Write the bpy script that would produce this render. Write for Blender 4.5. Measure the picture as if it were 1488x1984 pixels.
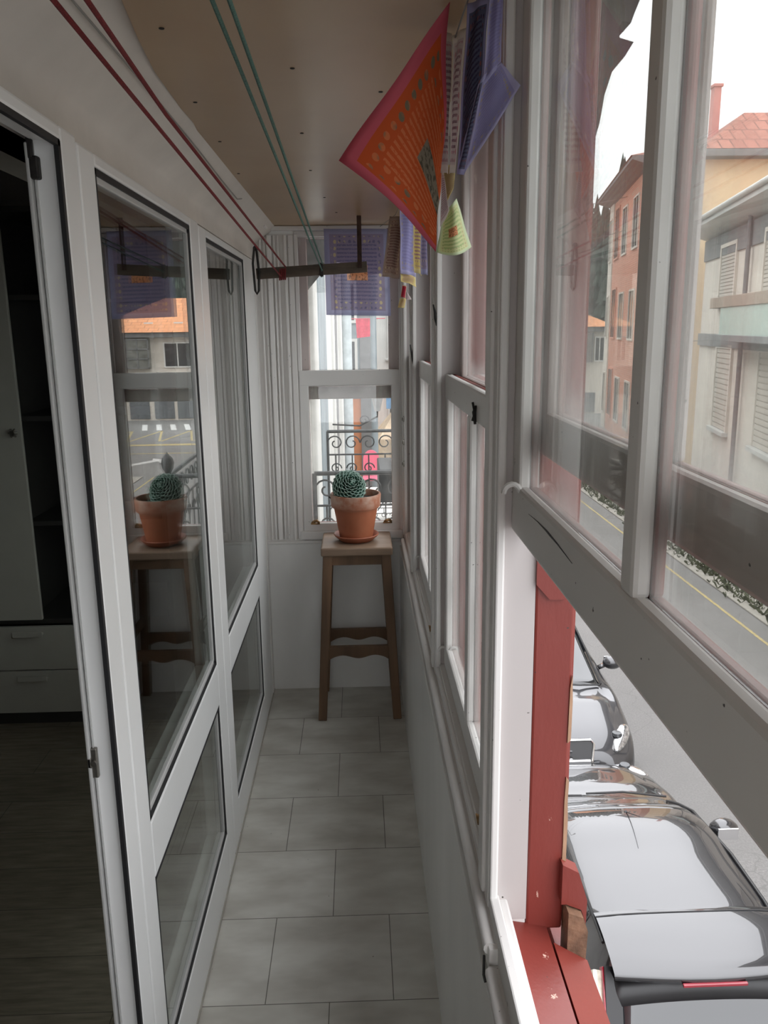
import bpy, bmesh, math, random
from mathutils import Vector, Matrix
random.seed(7)
PI = math.pi
for o in list(bpy.data.objects): bpy.data.objects.remove(o, do_unlink=True)
SC = bpy.context.scene
C = SC.collection

# ---------------------------------------------------------------- camera
cam_d = bpy.data.cameras.new('camera')
cam = bpy.data.objects.new('camera', cam_d); C.objects.link(cam)
YAW, PIT, ROL, FPX = 0.0288354, 0.2227637, 0.0129555, 1566.7
cy, sy, cp, sp = math.cos(YAW), math.sin(YAW), math.cos(PIT), math.sin(PIT)
fw = Vector((sy*cp, cy*cp, -sp)); rt = Vector((cy, -sy, 0)); dn = fw.cross(rt)
r2 = math.cos(ROL)*rt + math.sin(ROL)*dn
d2 = -math.sin(ROL)*rt + math.cos(ROL)*dn
m = Matrix((( r2.x, -d2.x, -fw.x, 0), (r2.y, -d2.y, -fw.y, 0), (r2.z, -d2.z, -fw.z, 1.65), (0, 0, 0, 1)))
cam.matrix_world = m
cam_d.sensor_fit = 'VERTICAL'; cam_d.sensor_height = 24.0; cam_d.lens = 24.0*FPX/1984
cam_d.clip_start = 0.02; cam_d.clip_end = 400
SC.camera = cam

# ---------------------------------------------------------------- sky (overcast) and exposure
SKY = 1.0
w = bpy.data.worlds.new('sky'); SC.world = w; w.use_nodes = True
nt = w.node_tree; nt.nodes.clear()
out = nt.nodes.new('ShaderNodeOutputWorld'); bg = nt.nodes.new('ShaderNodeBackground')
tc = nt.nodes.new('ShaderNodeTexCoord'); sx = nt.nodes.new('ShaderNodeSeparateXYZ')
rp = nt.nodes.new('ShaderNodeValToRGB'); ns = nt.nodes.new('ShaderNodeTexNoise'); mx = nt.nodes.new('ShaderNodeMix')
nt.links.new(tc.outputs['Generated'], sx.inputs[0]); nt.links.new(sx.outputs['Z'], rp.inputs[0])
e = rp.color_ramp.elements
e[0].position = 0.0; e[0].color = (0.62, 0.63, 0.65, 1)
e[1].position = 0.9; e[1].color = (1.25, 1.26, 1.31, 1)
ns.inputs['Scale'].default_value = 2.0; ns.inputs['Detail'].default_value = 3
nt.links.new(tc.outputs['Generated'], ns.inputs['Vector'])
mx.data_type = 'RGBA'; mx.blend_type = 'MULTIPLY'; mx.inputs[0].default_value = 0.12
nt.links.new(rp.outputs[0], mx.inputs[6]); nt.links.new(ns.outputs[0], mx.inputs[7])
nt.links.new(mx.outputs[2], bg.inputs[0]); bg.inputs[1].default_value = SKY
nt.links.new(bg.outputs[0], out.inputs[0])
SC.view_settings.view_transform = 'Standard'; SC.view_settings.look = 'None'
SC.view_settings.exposure = 2.1; SC.view_settings.gamma = 1.0; SC.view_settings.use_curve_mapping = False
cyc = SC.cycles
cyc.use_denoising = True; cyc.max_bounces = 14; cyc.diffuse_bounces = 9; cyc.glossy_bounces = 5
cyc.transmission_bounces = 4; cyc.transparent_max_bounces = 32; cyc.caustics_reflective = False; cyc.caustics_refractive = False
cyc.sample_clamp_indirect = 6.0

# ---------------------------------------------------------------- materials
MATS = {}
def newmat(name):
    mt = bpy.data.materials.new(name); mt.use_nodes = True
    n = mt.node_tree; n.nodes.clear()
    o = n.nodes.new('ShaderNodeOutputMaterial'); MATS[name] = mt
    return mt, n, o
def mixc(n, fac, a, b, blend='MIX'):
    x = n.nodes.new('ShaderNodeMix'); x.data_type = 'RGBA'; x.blend_type = blend
    if isinstance(fac, bpy.types.NodeSocket): n.links.new(fac, x.inputs[0])
    else: x.inputs[0].default_value = fac
    for v, k in ((a, 6), (b, 7)):
        if isinstance(v, tuple): x.inputs[k].default_value = (v[0], v[1], v[2], 1)
        else: n.links.new(v, x.inputs[k])
    return x.outputs[2]
def noise(n, scale=5, detail=4, stretch=(1, 1, 1), coord='Object', rough=0.55):
    t = n.nodes.new('ShaderNodeTexCoord'); mp = n.nodes.new('ShaderNodeMapping')
    mp.inputs['Scale'].default_value = stretch
    n.links.new(t.outputs[coord], mp.inputs[0])
    s = n.nodes.new('ShaderNodeTexNoise'); s.inputs['Scale'].default_value = scale
    s.inputs['Detail'].default_value = detail; s.inputs['Roughness'].default_value = rough
    n.links.new(mp.outputs[0], s.inputs['Vector'])
    return s.outputs[0]
def ramp(n, v, p0, p1, c0=(0, 0, 0), c1=(1, 1, 1)):
    r = n.nodes.new('ShaderNodeValToRGB'); n.links.new(v, r.inputs[0])
    r.color_ramp.elements[0].position = p0; r.color_ramp.elements[0].color = (*c0, 1)
    r.color_ramp.elements[1].position = p1; r.color_ramp.elements[1].color = (*c1, 1)
    return r.outputs[0]
def bump(n, h, strength=0.3, dist=0.01):
    b = n.nodes.new('ShaderNodeBump'); b.inputs['Strength'].default_value = strength
    b.inputs['Distance'].default_value = dist; n.links.new(h, b.inputs['Height'])
    return b.outputs[0]
def bsdf(n, o, col, rough=0.5, metal=0, norm=None, coat=0, coat_rough=0.03, spec=0.5, ior=None, coat_ior=1.5):
    b = n.nodes.new('ShaderNodeBsdfPrincipled')
    if isinstance(col, tuple): b.inputs['Base Color'].default_value = (*col, 1)
    else: n.links.new(col, b.inputs['Base Color'])
    if isinstance(rough, (int, float)): b.inputs['Roughness'].default_value = rough
    else: n.links.new(rough, b.inputs['Roughness'])
    b.inputs['Metallic'].default_value = metal
    b.inputs['Specular IOR Level'].default_value = spec
    if coat: b.inputs['Coat Weight'].default_value = coat; b.inputs['Coat Roughness'].default_value = coat_rough; b.inputs['Coat IOR'].default_value = coat_ior
    if norm is not None: n.links.new(norm, b.inputs['Normal'])
    n.links.new(b.outputs[0], o.inputs[0])
    return b
def simple(name, col, rough=0.5, metal=0, var=0.15, scale=6, bmp=0.0, stretch=(1, 1, 1), dark=None, **k):
    mt, n, o = newmat(name)
    nz = noise(n, scale, 5, stretch)
    d = dark or tuple(c*(1-2*var) for c in col)
    c = mixc(n, ramp(n, nz, 0.3, 0.7), d, tuple(min(1, c*(1+var*0.5)) for c in col))
    bsdf(n, o, c, rough, metal, bump(n, noise(n, scale*4, 4, stretch), bmp, 0.004) if bmp else None, **k)
    return mt
def painted_wood(name, col, under, chips=0.64, stretch=(1, 1, .15), rough=0.45, grime=(0.30, 0.26, 0.22), grime_amt=0.25, bmp=0.25):
    mt, n, o = newmat(name)
    g = ramp(n, noise(n, 3.0, 5, (1, 1, .5)), 0.35, 0.75)
    gm = n.nodes.new('ShaderNodeMath'); gm.operation = 'MULTIPLY'; gm.inputs[1].default_value = grime_amt; n.links.new(g, gm.inputs[0])
    c = mixc(n, gm.outputs[0], col, grime)
    chip = noise(n, 26, 6, stretch, rough=0.65)
    ch = ramp(n, chip, chips, chips+0.015)
    c = mixc(n, ch, c, under)
    sp_ = ramp(n, noise(n, 90, 2), 0.74, 0.77)
    c = mixc(n, sp_, c, (0.05, 0.04, 0.035))
    bsdf(n, o, c, rough, 0, bump(n, chip, bmp, 0.003))
    return mt
WHITE = painted_wood('white_paint', (0.74, 0.725, 0.705), (0.40, 0.32, 0.27), chips=0.775, stretch=(1, 1, .35), grime_amt=0.16, bmp=0.06)
WHITE_B = painted_wood('white_paint_clean', (0.70, 0.69, 0.67), (0.46, 0.42, 0.38), chips=0.80, stretch=(1, 1, .4), grime_amt=0.10, bmp=0.05)
PINKISH = painted_wood('worn_pinkish_paint', (0.60, 0.53, 0.51), (0.60, 0.57, 0.53), chips=0.60, grime_amt=0.35, bmp=0.3)
RED = painted_wood('red_exterior_paint', (0.225, 0.038, 0.028), (0.62, 0.42, 0.34), chips=0.665, stretch=(1, 1, .3), grime=(0.13, 0.02, 0.015), grime_amt=0.6, rough=0.38, bmp=0.35)
CHAN = painted_wood('weathered_pinkish_paint_darkened', (0.50, 0.465, 0.455), (0.50, 0.28, 0.26), chips=0.73, stretch=(1, 1, .12), grime_amt=0.15, bmp=0.05)  # weathered pinkish tint, darkened to offset strong daylight on the channel sides
BARE = simple('bare_weathered_wood', (0.44, 0.27, 0.17), 0.8, var=0.3, scale=20, bmp=0.4, stretch=(1, 1, .2))
BROWNW = simple('dark_bare_wood_end', (0.22, 0.12, 0.07), 0.75, var=0.35, scale=25, bmp=0.5)
PVC = simple('white_pvc', (0.80, 0.805, 0.80), 0.32, var=0.03, scale=2)
PVC_IN = simple('shaded_pvc_rebate', (0.50, 0.50, 0.49), 0.4, var=0.05)  # greyer than the frames: weaker room-side light put into the colour
GASKET = simple('black_rubber_gasket', (0.012, 0.012, 0.014), 0.6)
PLASTER = simple('cream_plaster', (0.68, 0.64, 0.59), 0.7, var=0.07, scale=4, bmp=0.12)
PANEL_W = simple('white_painted_panel', (0.82, 0.82, 0.80), 0.30, var=0.07, scale=3, bmp=0.05, stretch=(1, 1, .3))
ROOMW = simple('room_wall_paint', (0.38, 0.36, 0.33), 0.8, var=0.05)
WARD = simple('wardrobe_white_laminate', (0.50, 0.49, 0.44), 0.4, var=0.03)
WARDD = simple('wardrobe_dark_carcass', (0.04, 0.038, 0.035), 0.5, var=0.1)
METAL = simple('aged_metal', (0.35, 0.33, 0.30), 0.4, 1.0, var=0.2, scale=30)
IRON = simple('dark_iron', (0.035, 0.032, 0.03), 0.55, 0.6, var=0.3, scale=40)
IRONP = simple('painted_iron_railing', (0.06, 0.06, 0.06), 0.5, 0.2, var=0.3, scale=30)
CHROME = simple('chrome', (0.85, 0.85, 0.86), 0.12, 1.0, var=0.02)
BRASS = simple('rusty_brass', (0.45, 0.27, 0.12), 0.55, 0.6, var=0.4, scale=60)
TERRA = None
mt, n, o = newmat('terracotta')
nz = ramp(n, noise(n, 9, 6), 0.35, 0.75)
c = mixc(n, nz, (0.34, 0.10, 0.042), (0.42, 0.145, 0.07))
tcn = n.nodes.new('ShaderNodeTexCoord'); sz = n.nodes.new('ShaderNodeSeparateXYZ'); n.links.new(tcn.outputs['Generated'], sz.inputs[0])
up = ramp(n, sz.outputs['Z'], 0.66, 0.86)
sc_ = ramp(n, noise(n, 16, 6), 0.34, 0.55)
mm = n.nodes.new('ShaderNodeMath'); mm.operation = 'MULTIPLY'; n.links.new(up, mm.inputs[0]); n.links.new(sc_, mm.inputs[1])
c = mixc(n, mm.outputs[0], c, (0.50, 0.33, 0.25))
bsdf(n, o, c, 0.65, 0, bump(n, noise(n, 60, 4), 0.15, 0.002)); TERRA = mt
SAUC = simple('terracotta_saucer', (0.40, 0.13, 0.07), 0.6, var=0.12, scale=10)
SOIL = simple('soil', (0.05, 0.035, 0.025), 0.95, var=0.4, scale=60, bmp=1.0)
LEAF = None
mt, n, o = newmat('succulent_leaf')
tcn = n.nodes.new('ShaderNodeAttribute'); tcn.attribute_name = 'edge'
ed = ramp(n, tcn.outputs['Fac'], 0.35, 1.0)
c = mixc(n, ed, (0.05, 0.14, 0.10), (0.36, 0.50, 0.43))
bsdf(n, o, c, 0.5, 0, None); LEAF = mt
STOOLW = simple('stool_dark_wood', (0.17, 0.095, 0.05), 0.5, var=0.28, scale=14, bmp=0.2, stretch=(1, 1, .12))
STOOLT = simple('stool_top_wood', (0.30, 0.205, 0.14), 0.55, var=0.22, scale=12, bmp=0.2, stretch=(.15, 1, 1))
BARW = simple('rack_weathered_wood', (0.13, 0.10, 0.075), 0.75, var=0.4, scale=18, bmp=0.4, stretch=(.2, 1, 1))
REDROPE = simple('red_rope', (0.24, 0.018, 0.022), 0.8, var=0.25, scale=300, bmp=0.6)
TEALROPE = simple('teal_rope', (0.10, 0.21, 0.175), 0.8, var=0.2, scale=300, bmp=0.5)
CABLE = simple('old_grey_cable', (0.30, 0.29, 0.27), 0.6)
# ceiling plywood with nail heads built separately
mt, n, o = newmat('ceiling_hardboard')
c = mixc(n, ramp(n, noise(n, 2.5, 4), 0.3, 0.75), (0.35, 0.225, 0.12), (0.43, 0.30, 0.17))
bsdf(n, o, c, 0.32, 0, bump(n, noise(n, 5, 2), 0.05, 0.01)); BOARD = mt
# floor tiles
mt, n, o = newmat('marbled_floor_tile')
tcn = n.nodes.new('ShaderNodeTexCoord'); mp = n.nodes.new('ShaderNodeMapping'); n.links.new(tcn.outputs['Object'], mp.inputs[0])
mp.inputs['Location'].default_value = (0.1035+3.23, -1.712+3.06, 0)
bk = n.nodes.new('ShaderNodeTexBrick'); n.links.new(mp.outputs[0], bk.inputs['Vector'])
bk.inputs['Scale'].default_value = 1; bk.inputs['Brick Width'].default_value = 0.323; bk.inputs['Row Height'].default_value = 0.3063
bk.inputs['Mortar Size'].default_value = 0.0013; bk.inputs['Mortar Smooth'].default_value = 0.1
bk.inputs['Color1'].default_value = (1, 1, 1, 1); bk.inputs['Color2'].default_value = (0.90, 0.90, 0.89, 1); bk.inputs['Mortar'].default_value = (0.25, 0.24, 0.22, 1)
cl = mixc(n, ramp(n, noise(n, 4.5, 3, (1, 2.2, 1)), 0.30, 0.72), (0.43, 0.41, 0.365), (0.65, 0.64, 0.59))
c = mixc(n, 1.0, cl, bk.outputs[0], 'MULTIPLY')
spk = ramp(n, noise(n, 70, 2), 0.76, 0.78); c = mixc(n, spk, c, (0.16, 0.13, 0.10))
bsdf(n, o, c, 0.33, 0, bump(n, bk.outputs['Fac'], -0.3, 0.002)); TILE = mt
# laminate
mt, n, o = newmat('grey_oak_laminate')
tcn = n.nodes.new('ShaderNodeTexCoord'); mp = n.nodes.new('ShaderNodeMapping'); n.links.new(tcn.outputs['Object'], mp.inputs[0])
bk = n.nodes.new('ShaderNodeTexBrick'); n.links.new(mp.outputs[0], bk.inputs['Vector'])
bk.inputs['Scale'].default_value = 1; bk.inputs['Brick Width'].default_value = 1.28; bk.inputs['Row Height'].default_value = 0.19
bk.inputs['Mortar Size'].default_value = 0.0012
bk.inputs['Color1'].default_value = (1, 1, 1, 1); bk.inputs['Color2'].default_value = (0.8, 0.8, 0.78, 1); bk.inputs['Mortar'].default_value = (0.3, 0.3, 0.3, 1)
cl = mixc(n, ramp(n, noise(n, 7, 6, (1.2, 9, 1)), 0.3, 0.72), (0.15, 0.125, 0.09), (0.28, 0.245, 0.19))
c = mixc(n, 1.0, cl, bk.outputs[0], 'MULTIPLY')
bsdf(n, o, c, 0.4, 0, None); LAM = mt
# glass
def glass(name, ior=1.5, dirt=0.0, edge=0.0, axes=('Y', 'Z'), tint=(0.97, 0.98, 0.97), haze=(0.62, 0.62, 0.60), gloss=1.0):
    mt, n, o = newmat(name)
    geo = n.nodes.new('ShaderNodeNewGeometry')
    mr = n.nodes.new('ShaderNodeMapRange'); n.links.new(geo.outputs['Backfacing'], mr.inputs[0])
    mr.inputs['To Min'].default_value = ior; mr.inputs['To Max'].default_value = 1/ior
    fr = n.nodes.new('ShaderNodeFresnel'); n.links.new(mr.outputs[0], fr.inputs[0])
    gl = n.nodes.new('ShaderNodeBsdfGlossy'); gl.inputs['Roughness'].default_value = 0.0
    gl.inputs['Color'].default_value = (gloss, gloss, gloss, 1)
    tr = n.nodes.new('ShaderNodeBsdfTransparent'); tr.inputs[0].default_value = (*tint, 1)
    m1 = n.nodes.new('ShaderNodeMixShader'); n.links.new(fr.outputs[0], m1.inputs[0]); n.links.new(tr.outputs[0], m1.inputs[1]); n.links.new(gl.outputs[0], m1.inputs[2])
    last = m1.outputs[0]
    if dirt > 0 or edge > 0:
        df = n.nodes.new('ShaderNodeBsdfDiffuse'); df.inputs[0].default_value = (*haze, 1)
        tl = n.nodes.new('ShaderNodeBsdfTranslucent'); tl.inputs[0].default_value = (*haze, 1)
        dm = n.nodes.new('ShaderNodeMixShader'); dm.inputs[0].default_value = 0.6; n.links.new(df.outputs[0], dm.inputs[1]); n.links.new(tl.outputs[0], dm.inputs[2])
        t2 = n.nodes.new('ShaderNodeTexCoord'); s2 = n.nodes.new('ShaderNodeSeparateXYZ'); n.links.new(t2.outputs['Generated'], s2.inputs[0])
        acc = None
        for ax, wd in ((axes[0], 0.16), (axes[1], 0.10)):
            a = n.nodes.new('ShaderNodeMath'); a.operation = 'SUBTRACT'; a.inputs[1].default_value = 0.5; n.links.new(s2.outputs[ax], a.inputs[0])
            b = n.nodes.new('ShaderNodeMath'); b.operation = 'ABSOLUTE'; n.links.new(a.outputs[0], b.inputs[0])
            r = n.nodes.new('ShaderNodeMapRange'); r.interpolation_type = 'SMOOTHSTEP'; n.links.new(b.outputs[0], r.inputs[0])
            r.inputs['From Min'].default_value = 0.5-wd; r.inputs['From Max'].default_value = 0.5
            if acc is None: acc = r.outputs[0]
            else:
                q = n.nodes.new('ShaderNodeMath'); q.operation = 'MAXIMUM'; n.links.new(acc, q.inputs[0]); n.links.new(r.outputs[0], q.inputs[1]); acc = q.outputs[0]
        nz = ramp(n, noise(n, 7, 6), 0.25, 0.8)
        e1 = n.nodes.new('ShaderNodeMath'); e1.operation = 'MULTIPLY'; n.links.new(acc, e1.inputs[0]); n.links.new(nz, e1.inputs[1])
        e2 = n.nodes.new('ShaderNodeMath'); e2.operation = 'MULTIPLY'; e2.inputs[1].default_value = edge; n.links.new(e1.outputs[0], e2.inputs[0])
        d1 = n.nodes.new('ShaderNodeMath'); d1.operation = 'MULTIPLY'; d1.inputs[1].default_value = dirt; n.links.new(nz, d1.inputs[0])
        ad = n.nodes.new('ShaderNodeMath'); ad.operation = 'ADD'; ad.use_clamp = True; n.links.new(e2.outputs[0], ad.inputs[0]); n.links.new(d1.outputs[0], ad.inputs[1])
        m2 = n.nodes.new('ShaderNodeMixShader'); n.links.new(ad.outputs[0], m2.inputs[0]); n.links.new(last, m2.inputs[1]); n.links.new(dm.outputs[0], m2.inputs[2])
        last = m2.outputs[0]
    n.links.new(last, o.inputs[0])
    return mt
GL_PVC = glass('double_glazing', ior=1.95, tint=(0.90, 0.93, 0.91))
GL_SIDE = glass('dusty_old_glass_side', dirt=0.07, edge=0.42, axes=('Y', 'Z'))
GL_BACK = glass('dusty_old_glass_back', dirt=0.05, edge=0.25, axes=('X', 'Z'))
# outdoors
mt, n, o = newmat('asphalt')
a1 = ramp(n, noise(n, 45, 6, rough=0.75), 0.25, 0.8)
c = mixc(n, a1, (0.10, 0.098, 0.094), (0.31, 0.30, 0.29))
c = mixc(n, ramp(n, noise(n, 0.6, 5), 0.40, 0.66), c, (0.17, 0.166, 0.16))
vo = n.nodes.new('ShaderNodeTexVoronoi'); vo.feature = 'DISTANCE_TO_EDGE'; vo.inputs['Scale'].default_value = 0.5
t3 = n.nodes.new('ShaderNodeTexCoord'); nn = n.nodes.new('ShaderNodeTexNoise'); nn.inputs['Scale'].default_value = 1.5; nn.inputs['Detail'].default_value = 5
va = n.nodes.new('ShaderNodeVectorMath'); n.links.new(t3.outputs['Object'], va.inputs[0]); n.links.new(t3.outputs['Object'], nn.inputs['Vector']); n.links.new(nn.outputs['Color'], va.inputs[1]); n.links.new(va.outputs[0], vo.inputs['Vector'])
c = mixc(n, ramp(n, vo.outputs['Distance'], 0.001, 0.006), (0.15, 0.147, 0.14), c)
bsdf(n, o, c, 0.85, 0, bump(n, noise(n, 60, 3), 0.4, 0.01)); ASPH = mt
ASPH2 = simple('worn_dark_asphalt', (0.125, 0.125, 0.12), 0.9, var=0.2, scale=8, bmp=0.2)
CONC = simple('pale_concrete', (0.36, 0.34, 0.30), 0.9, var=0.12, scale=10, bmp=0.2)
WEED = simple('weeds_green', (0.10, 0.11, 0.065), 0.9, var=0.4, scale=10)
YELL = simple('yellow_road_paint', (0.50, 0.38, 0.12), 0.85, var=0.3, scale=14, dark=(0.26, 0.24, 0.18))
WROAD = simple('white_road_paint', (0.62, 0.62, 0.60), 0.8, var=0.12, scale=12)
CREAM = simple('cream_render', (0.64, 0.585, 0.52), 0.85, var=0.05, scale=2)
CREAMD = simple('cream_shutter', (0.50, 0.455, 0.40), 0.8, var=0.05, scale=2)
YELLOWR = simple('yellow_render', (0.72, 0.54, 0.34), 0.85, var=0.05, scale=2)
GREYB = simple('grey_band_render', (0.20, 0.20, 0.20), 0.85, var=0.12, scale=3)
WHITER = simple('white_render', (0.66, 0.65, 0.62), 0.85, var=0.08, scale=2, stretch=(1, 1, .2))
GREYBL = simple('blue_grey_render', (0.27, 0.31, 0.33), 0.8, var=0.12, scale=3)
ORANGER = simple('orange_render', (0.60, 0.24, 0.11), 0.85, var=0.1, scale=3)
PINKR = simple('pink_render', (0.60, 0.25, 0.22), 0.85, var=0.08, scale=3)
DARKW = simple('dark_window_glass', (0.05, 0.055, 0.06), 0.15, var=0.2)
GUTT = simple('pale_zinc_gutter', (0.52, 0.52, 0.50), 0.5, var=0.08)
TURQ = simple('pale_green_panel', (0.46, 0.56, 0.51), 0.4, var=0.05)
TANB = simple('tan_board', (0.34, 0.26, 0.20), 0.7, var=0.08)
def tiles(name, c1, c2, rowd, sx=0.25):
    mt, n, o = newmat(name)
    t = n.nodes.new('ShaderNodeTexCoord'); mp = n.nodes.new('ShaderNodeMapping'); n.links.new(t.outputs['Object'], mp.inputs[0])
    b = n.nodes.new('ShaderNodeTexBrick'); n.links.new(mp.outputs[0], b.inputs['Vector'])
    b.inputs['Scale'].default_value = 1; b.inputs['Brick Width'].default_value = sx; b.inputs['Row Height'].default_value = rowd
    b.inputs['Mortar Size'].default_value = 0.035; b.inputs['Mortar Smooth'].default_value = 0.6
    b.inputs['Color1'].default_value = (*c1, 1); b.inputs['Color2'].default_value = (*c2, 1); b.inputs['Mortar'].default_value = tuple(x*0.35 for x in c1)+(1,)
    c = mixc(n, ramp(n, noise(n, 1.5, 4), 0.35, 0.75), b.outputs[0], tuple(x*0.7 for x in c1))
    bsdf(n, o, c, 0.8, 0, bump(n, b.outputs['Fac'], -0.8, 0.05)); return mt
ROOFO = tiles('orange_clay_roof', (0.70, 0.30, 0.13), (0.58, 0.23, 0.10), 0.42, 0.6)
ROOFR = tiles('faded_red_roof', (0.40, 0.165, 0.12), (0.27, 0.10, 0.075), 0.55, 0.42)
mt, n, o = newmat('salmon_brick')
t = n.nodes.new('ShaderNodeTexCoord'); mp = n.nodes.new('ShaderNodeMapping'); n.links.new(t.outputs['Object'], mp.inputs[0]); mp.inputs['Rotation'].default_value = (PI/2, 0, 0)
b = n.nodes.new('ShaderNodeTexBrick'); n.links.new(mp.outputs[0], b.inputs['Vector']); b.inputs['Scale'].default_value = 1; b.inputs['Brick Width'].default_value = 0.28; b.inputs['Row Height'].default_value = 0.09; b.inputs['Mortar Size'].default_value = 0.01
b.inputs['Color1'].default_value = (0.62, 0.27, 0.18, 1); b.inputs['Color2'].default_value = (0.54, 0.22, 0.15, 1); b.inputs['Mortar'].default_value = (0.6, 0.42, 0.34, 1)
bsdf(n, o, b.outputs[0], 0.85); BRICK = mt
HILL = simple('wooded_hillside', (0.085, 0.105, 0.085), 0.95, var=0.35, scale=0.4)
CONIF = simple('conifer_foliage', (0.07, 0.095, 0.075), 0.95, var=0.4, scale=3)
TRUNK = simple('tree_trunk', (0.10, 0.07, 0.05), 0.9)
BLACKP = simple('black_car_paint', (0.012, 0.012, 0.014), 0.25, 0.0, var=0.02, coat=1.0, coat_rough=0.01, coat_ior=1.70)
GREYP = simple('dark_grey_car_paint', (0.03, 0.03, 0.034), 0.3, 0.3, var=0.02, coat=1.0, coat_rough=0.012, coat_ior=1.70)
CARGL = simple('tinted_car_glass', (0.012, 0.014, 0.016), 0.03, 0, var=0.02, coat=1.0, coat_rough=0.0, coat_ior=1.65)
PLASTB = simple('black_plastic', (0.015, 0.015, 0.016), 0.4, var=0.05)
TYRE = simple('tyre_rubber', (0.02, 0.02, 0.02), 0.8)
LAMPR = simple('red_lamp_lens', (0.30, 0.015, 0.03), 0.1, coat=1.0)
LAMPC = simple('clear_lamp_lens', (0.60, 0.56, 0.46), 0.12, var=0.15, scale=30, coat=1.0)
LAMPH = simple('headlamp_reflector', (0.75, 0.76, 0.78), 0.12, 0.9, var=0.4, scale=30, coat=1.0)
PINKP = simple('pink_plastic', (0.80, 0.16, 0.24), 0.4, var=0.05)
REDCL = simple('red_cloth', (0.62, 0.05, 0.09), 0.9, var=0.12, scale=20)

# ---------------------------------------------------------------- geometry helpers
class MB:
    def __init__(s): s.v = []; s.f = []
    def add(s, vs, fs):
        k = len(s.v); s.v += [tuple(x) for x in vs]; s.f += [tuple(i+k for i in f) for f in fs]; return s
    def bm(s, b):
        b.verts.index_update(); return s.add([v.co for v in b.verts], [[v.index for v in f.verts] for f in b.faces])
    def box(s, x0, x1, y0, y1, z0, z1, bev=0.0, seg=2):
        b = bmesh.new(); bmesh.ops.create_cube(b, size=1)
        for v in b.verts: v.co = Vector(((x0+x1)/2+v.co.x*(x1-x0), (y0+y1)/2+v.co.y*(y1-y0), (z0+z1)/2+v.co.z*(z1-z0)))
        if bev: bmesh.ops.bevel(b, geom=list(b.edges), offset=min(bev, abs(x1-x0)*.45, abs(y1-y0)*.45, abs(z1-z0)*.45), segments=seg, profile=0.5, affect='EDGES')
        s.bm(b); b.free(); return s
    def beam(s, p, q, wx, wy, bev=0.0, up=None):     # tapered box from p to q; wx/wy may be (start,end)
        p, q = Vector(p), Vector(q); d = (q-p).normalized()
        u = Vector(up) if up else (Vector((0, 1, 0)) if abs(d.z) > .5 else Vector((0, 0, 1)))
        a = d.cross(u).normalized(); bb = a.cross(d).normalized()
        wx = wx if isinstance(wx, tuple) else (wx, wx); wy = wy if isinstance(wy, tuple) else (wy, wy)
        b = bmesh.new(); vs = []
        for k, c in enumerate((p, q)):
            for sx_, sy_ in ((-1, -1), (1, -1), (1, 1), (-1, 1)): vs.append(b.verts.new(c+a*sx_*wx[k]/2+bb*sy_*wy[k]/2))
        for f in ((3, 2, 1, 0), (4, 5, 6, 7), (0, 1, 5, 4), (1, 2, 6, 5), (2, 3, 7, 6), (3, 0, 4, 7)): b.faces.new([vs[i] for i in f])
        if bev: bmesh.ops.bevel(b, geom=list(b.edges), offset=bev, segments=2, profile=.5, affect='EDGES')
        s.bm(b); b.free(); return s
    def tube(s, pts, r, seg=8, caps=True):
        pts = [Vector(p) for p in pts]; rr = r if isinstance(r, (list, tuple)) else [r]*len(pts)
        vs = []; fs = []; pa = None
        for i, p in enumerate(pts):
            d = (pts[min(i+1, len(pts)-1)]-pts[max(i-1, 0)]).normalized()
            if pa is None: pa = d.orthogonal().normalized()
            pa = (pa-d*pa.dot(d)).normalized(); pb = d.cross(pa)
            for k in range(seg):
                t = 2*PI*k/seg; vs.append(p+(pa*math.cos(t)+pb*math.sin(t))*rr[i])
        for i in range(len(pts)-1):
            for k in range(seg):
                a = i*seg+k; b2 = i*seg+(k+1) % seg; fs.append((a, b2, b2+seg, a+seg))
        if caps: fs.append(tuple(range(seg))[::-1]); fs.append(tuple(range((len(pts)-1)*seg, len(pts)*seg)))
        return s.add(vs, fs)
    def lathe(s, prof, c=(0, 0, 0), seg=40, axis='z', closed=False):
        vs = []; fs = []
        for r, z in prof:
            for k in range(seg):
                t = 2*PI*k/seg; x, y = r*math.cos(t), r*math.sin(t)
                vs.append((c[0]+x, c[1]+y, c[2]+z) if axis == 'z' else ((c[0]+z, c[1]+x, c[2]+y) if axis == 'x' else (c[0]+x, c[1]+z, c[2]+y)))
        for i in range(len(prof)-1):
            for k in range(seg):
                a = i*seg+k; b2 = i*seg+(k+1) % seg; fs.append((a, b2, b2+seg, a+seg))
        return s.add(vs, fs)
    def prism(s, poly, h0, h1, axis='z'):            # polygon (a,b) extruded along axis
        def P(a, b, h): return {'z': (a, b, h), 'y': (a, h, b), 'x': (h, a, b)}[axis]
        nv = len(poly); vs = [P(a, b, h0) for a, b in poly]+[P(a, b, h1) for a, b in poly]
        fs = [tuple(range(nv))[::-1], tuple(range(nv, 2*nv))]+[(i, (i+1) % nv, (i+1) % nv+nv, i+nv) for i in range(nv)]
        return s.add(vs, fs)
    def strip(s, prof, h0, h1, axis='y', segs=1):    # open profile extruded
        vs = []; fs = []; nv = len(prof)
        for j in range(segs+1):
            h = h0+(h1-h0)*j/segs
            for a, b in prof: vs.append({'y': (a, h, b), 'x': (h, a, b), 'z': (a, b, h)}[axis])
        for j in range(segs):
            for i in range(nv-1):
                a = j*nv+i; fs.append((a, a+1, a+1+nv, a+nv))
        return s.add(vs, fs)
    def grid(s, P):                                   # P[i][j] points
        a, b = len(P), len(P[0]); vs = [p for r in P for p in r]; fs = []
        for i in range(a-1):
            for j in range(b-1): k = i*b+j; fs.append((k, k+1, k+1+b, k+b))
        return s.add(vs, fs)
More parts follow.
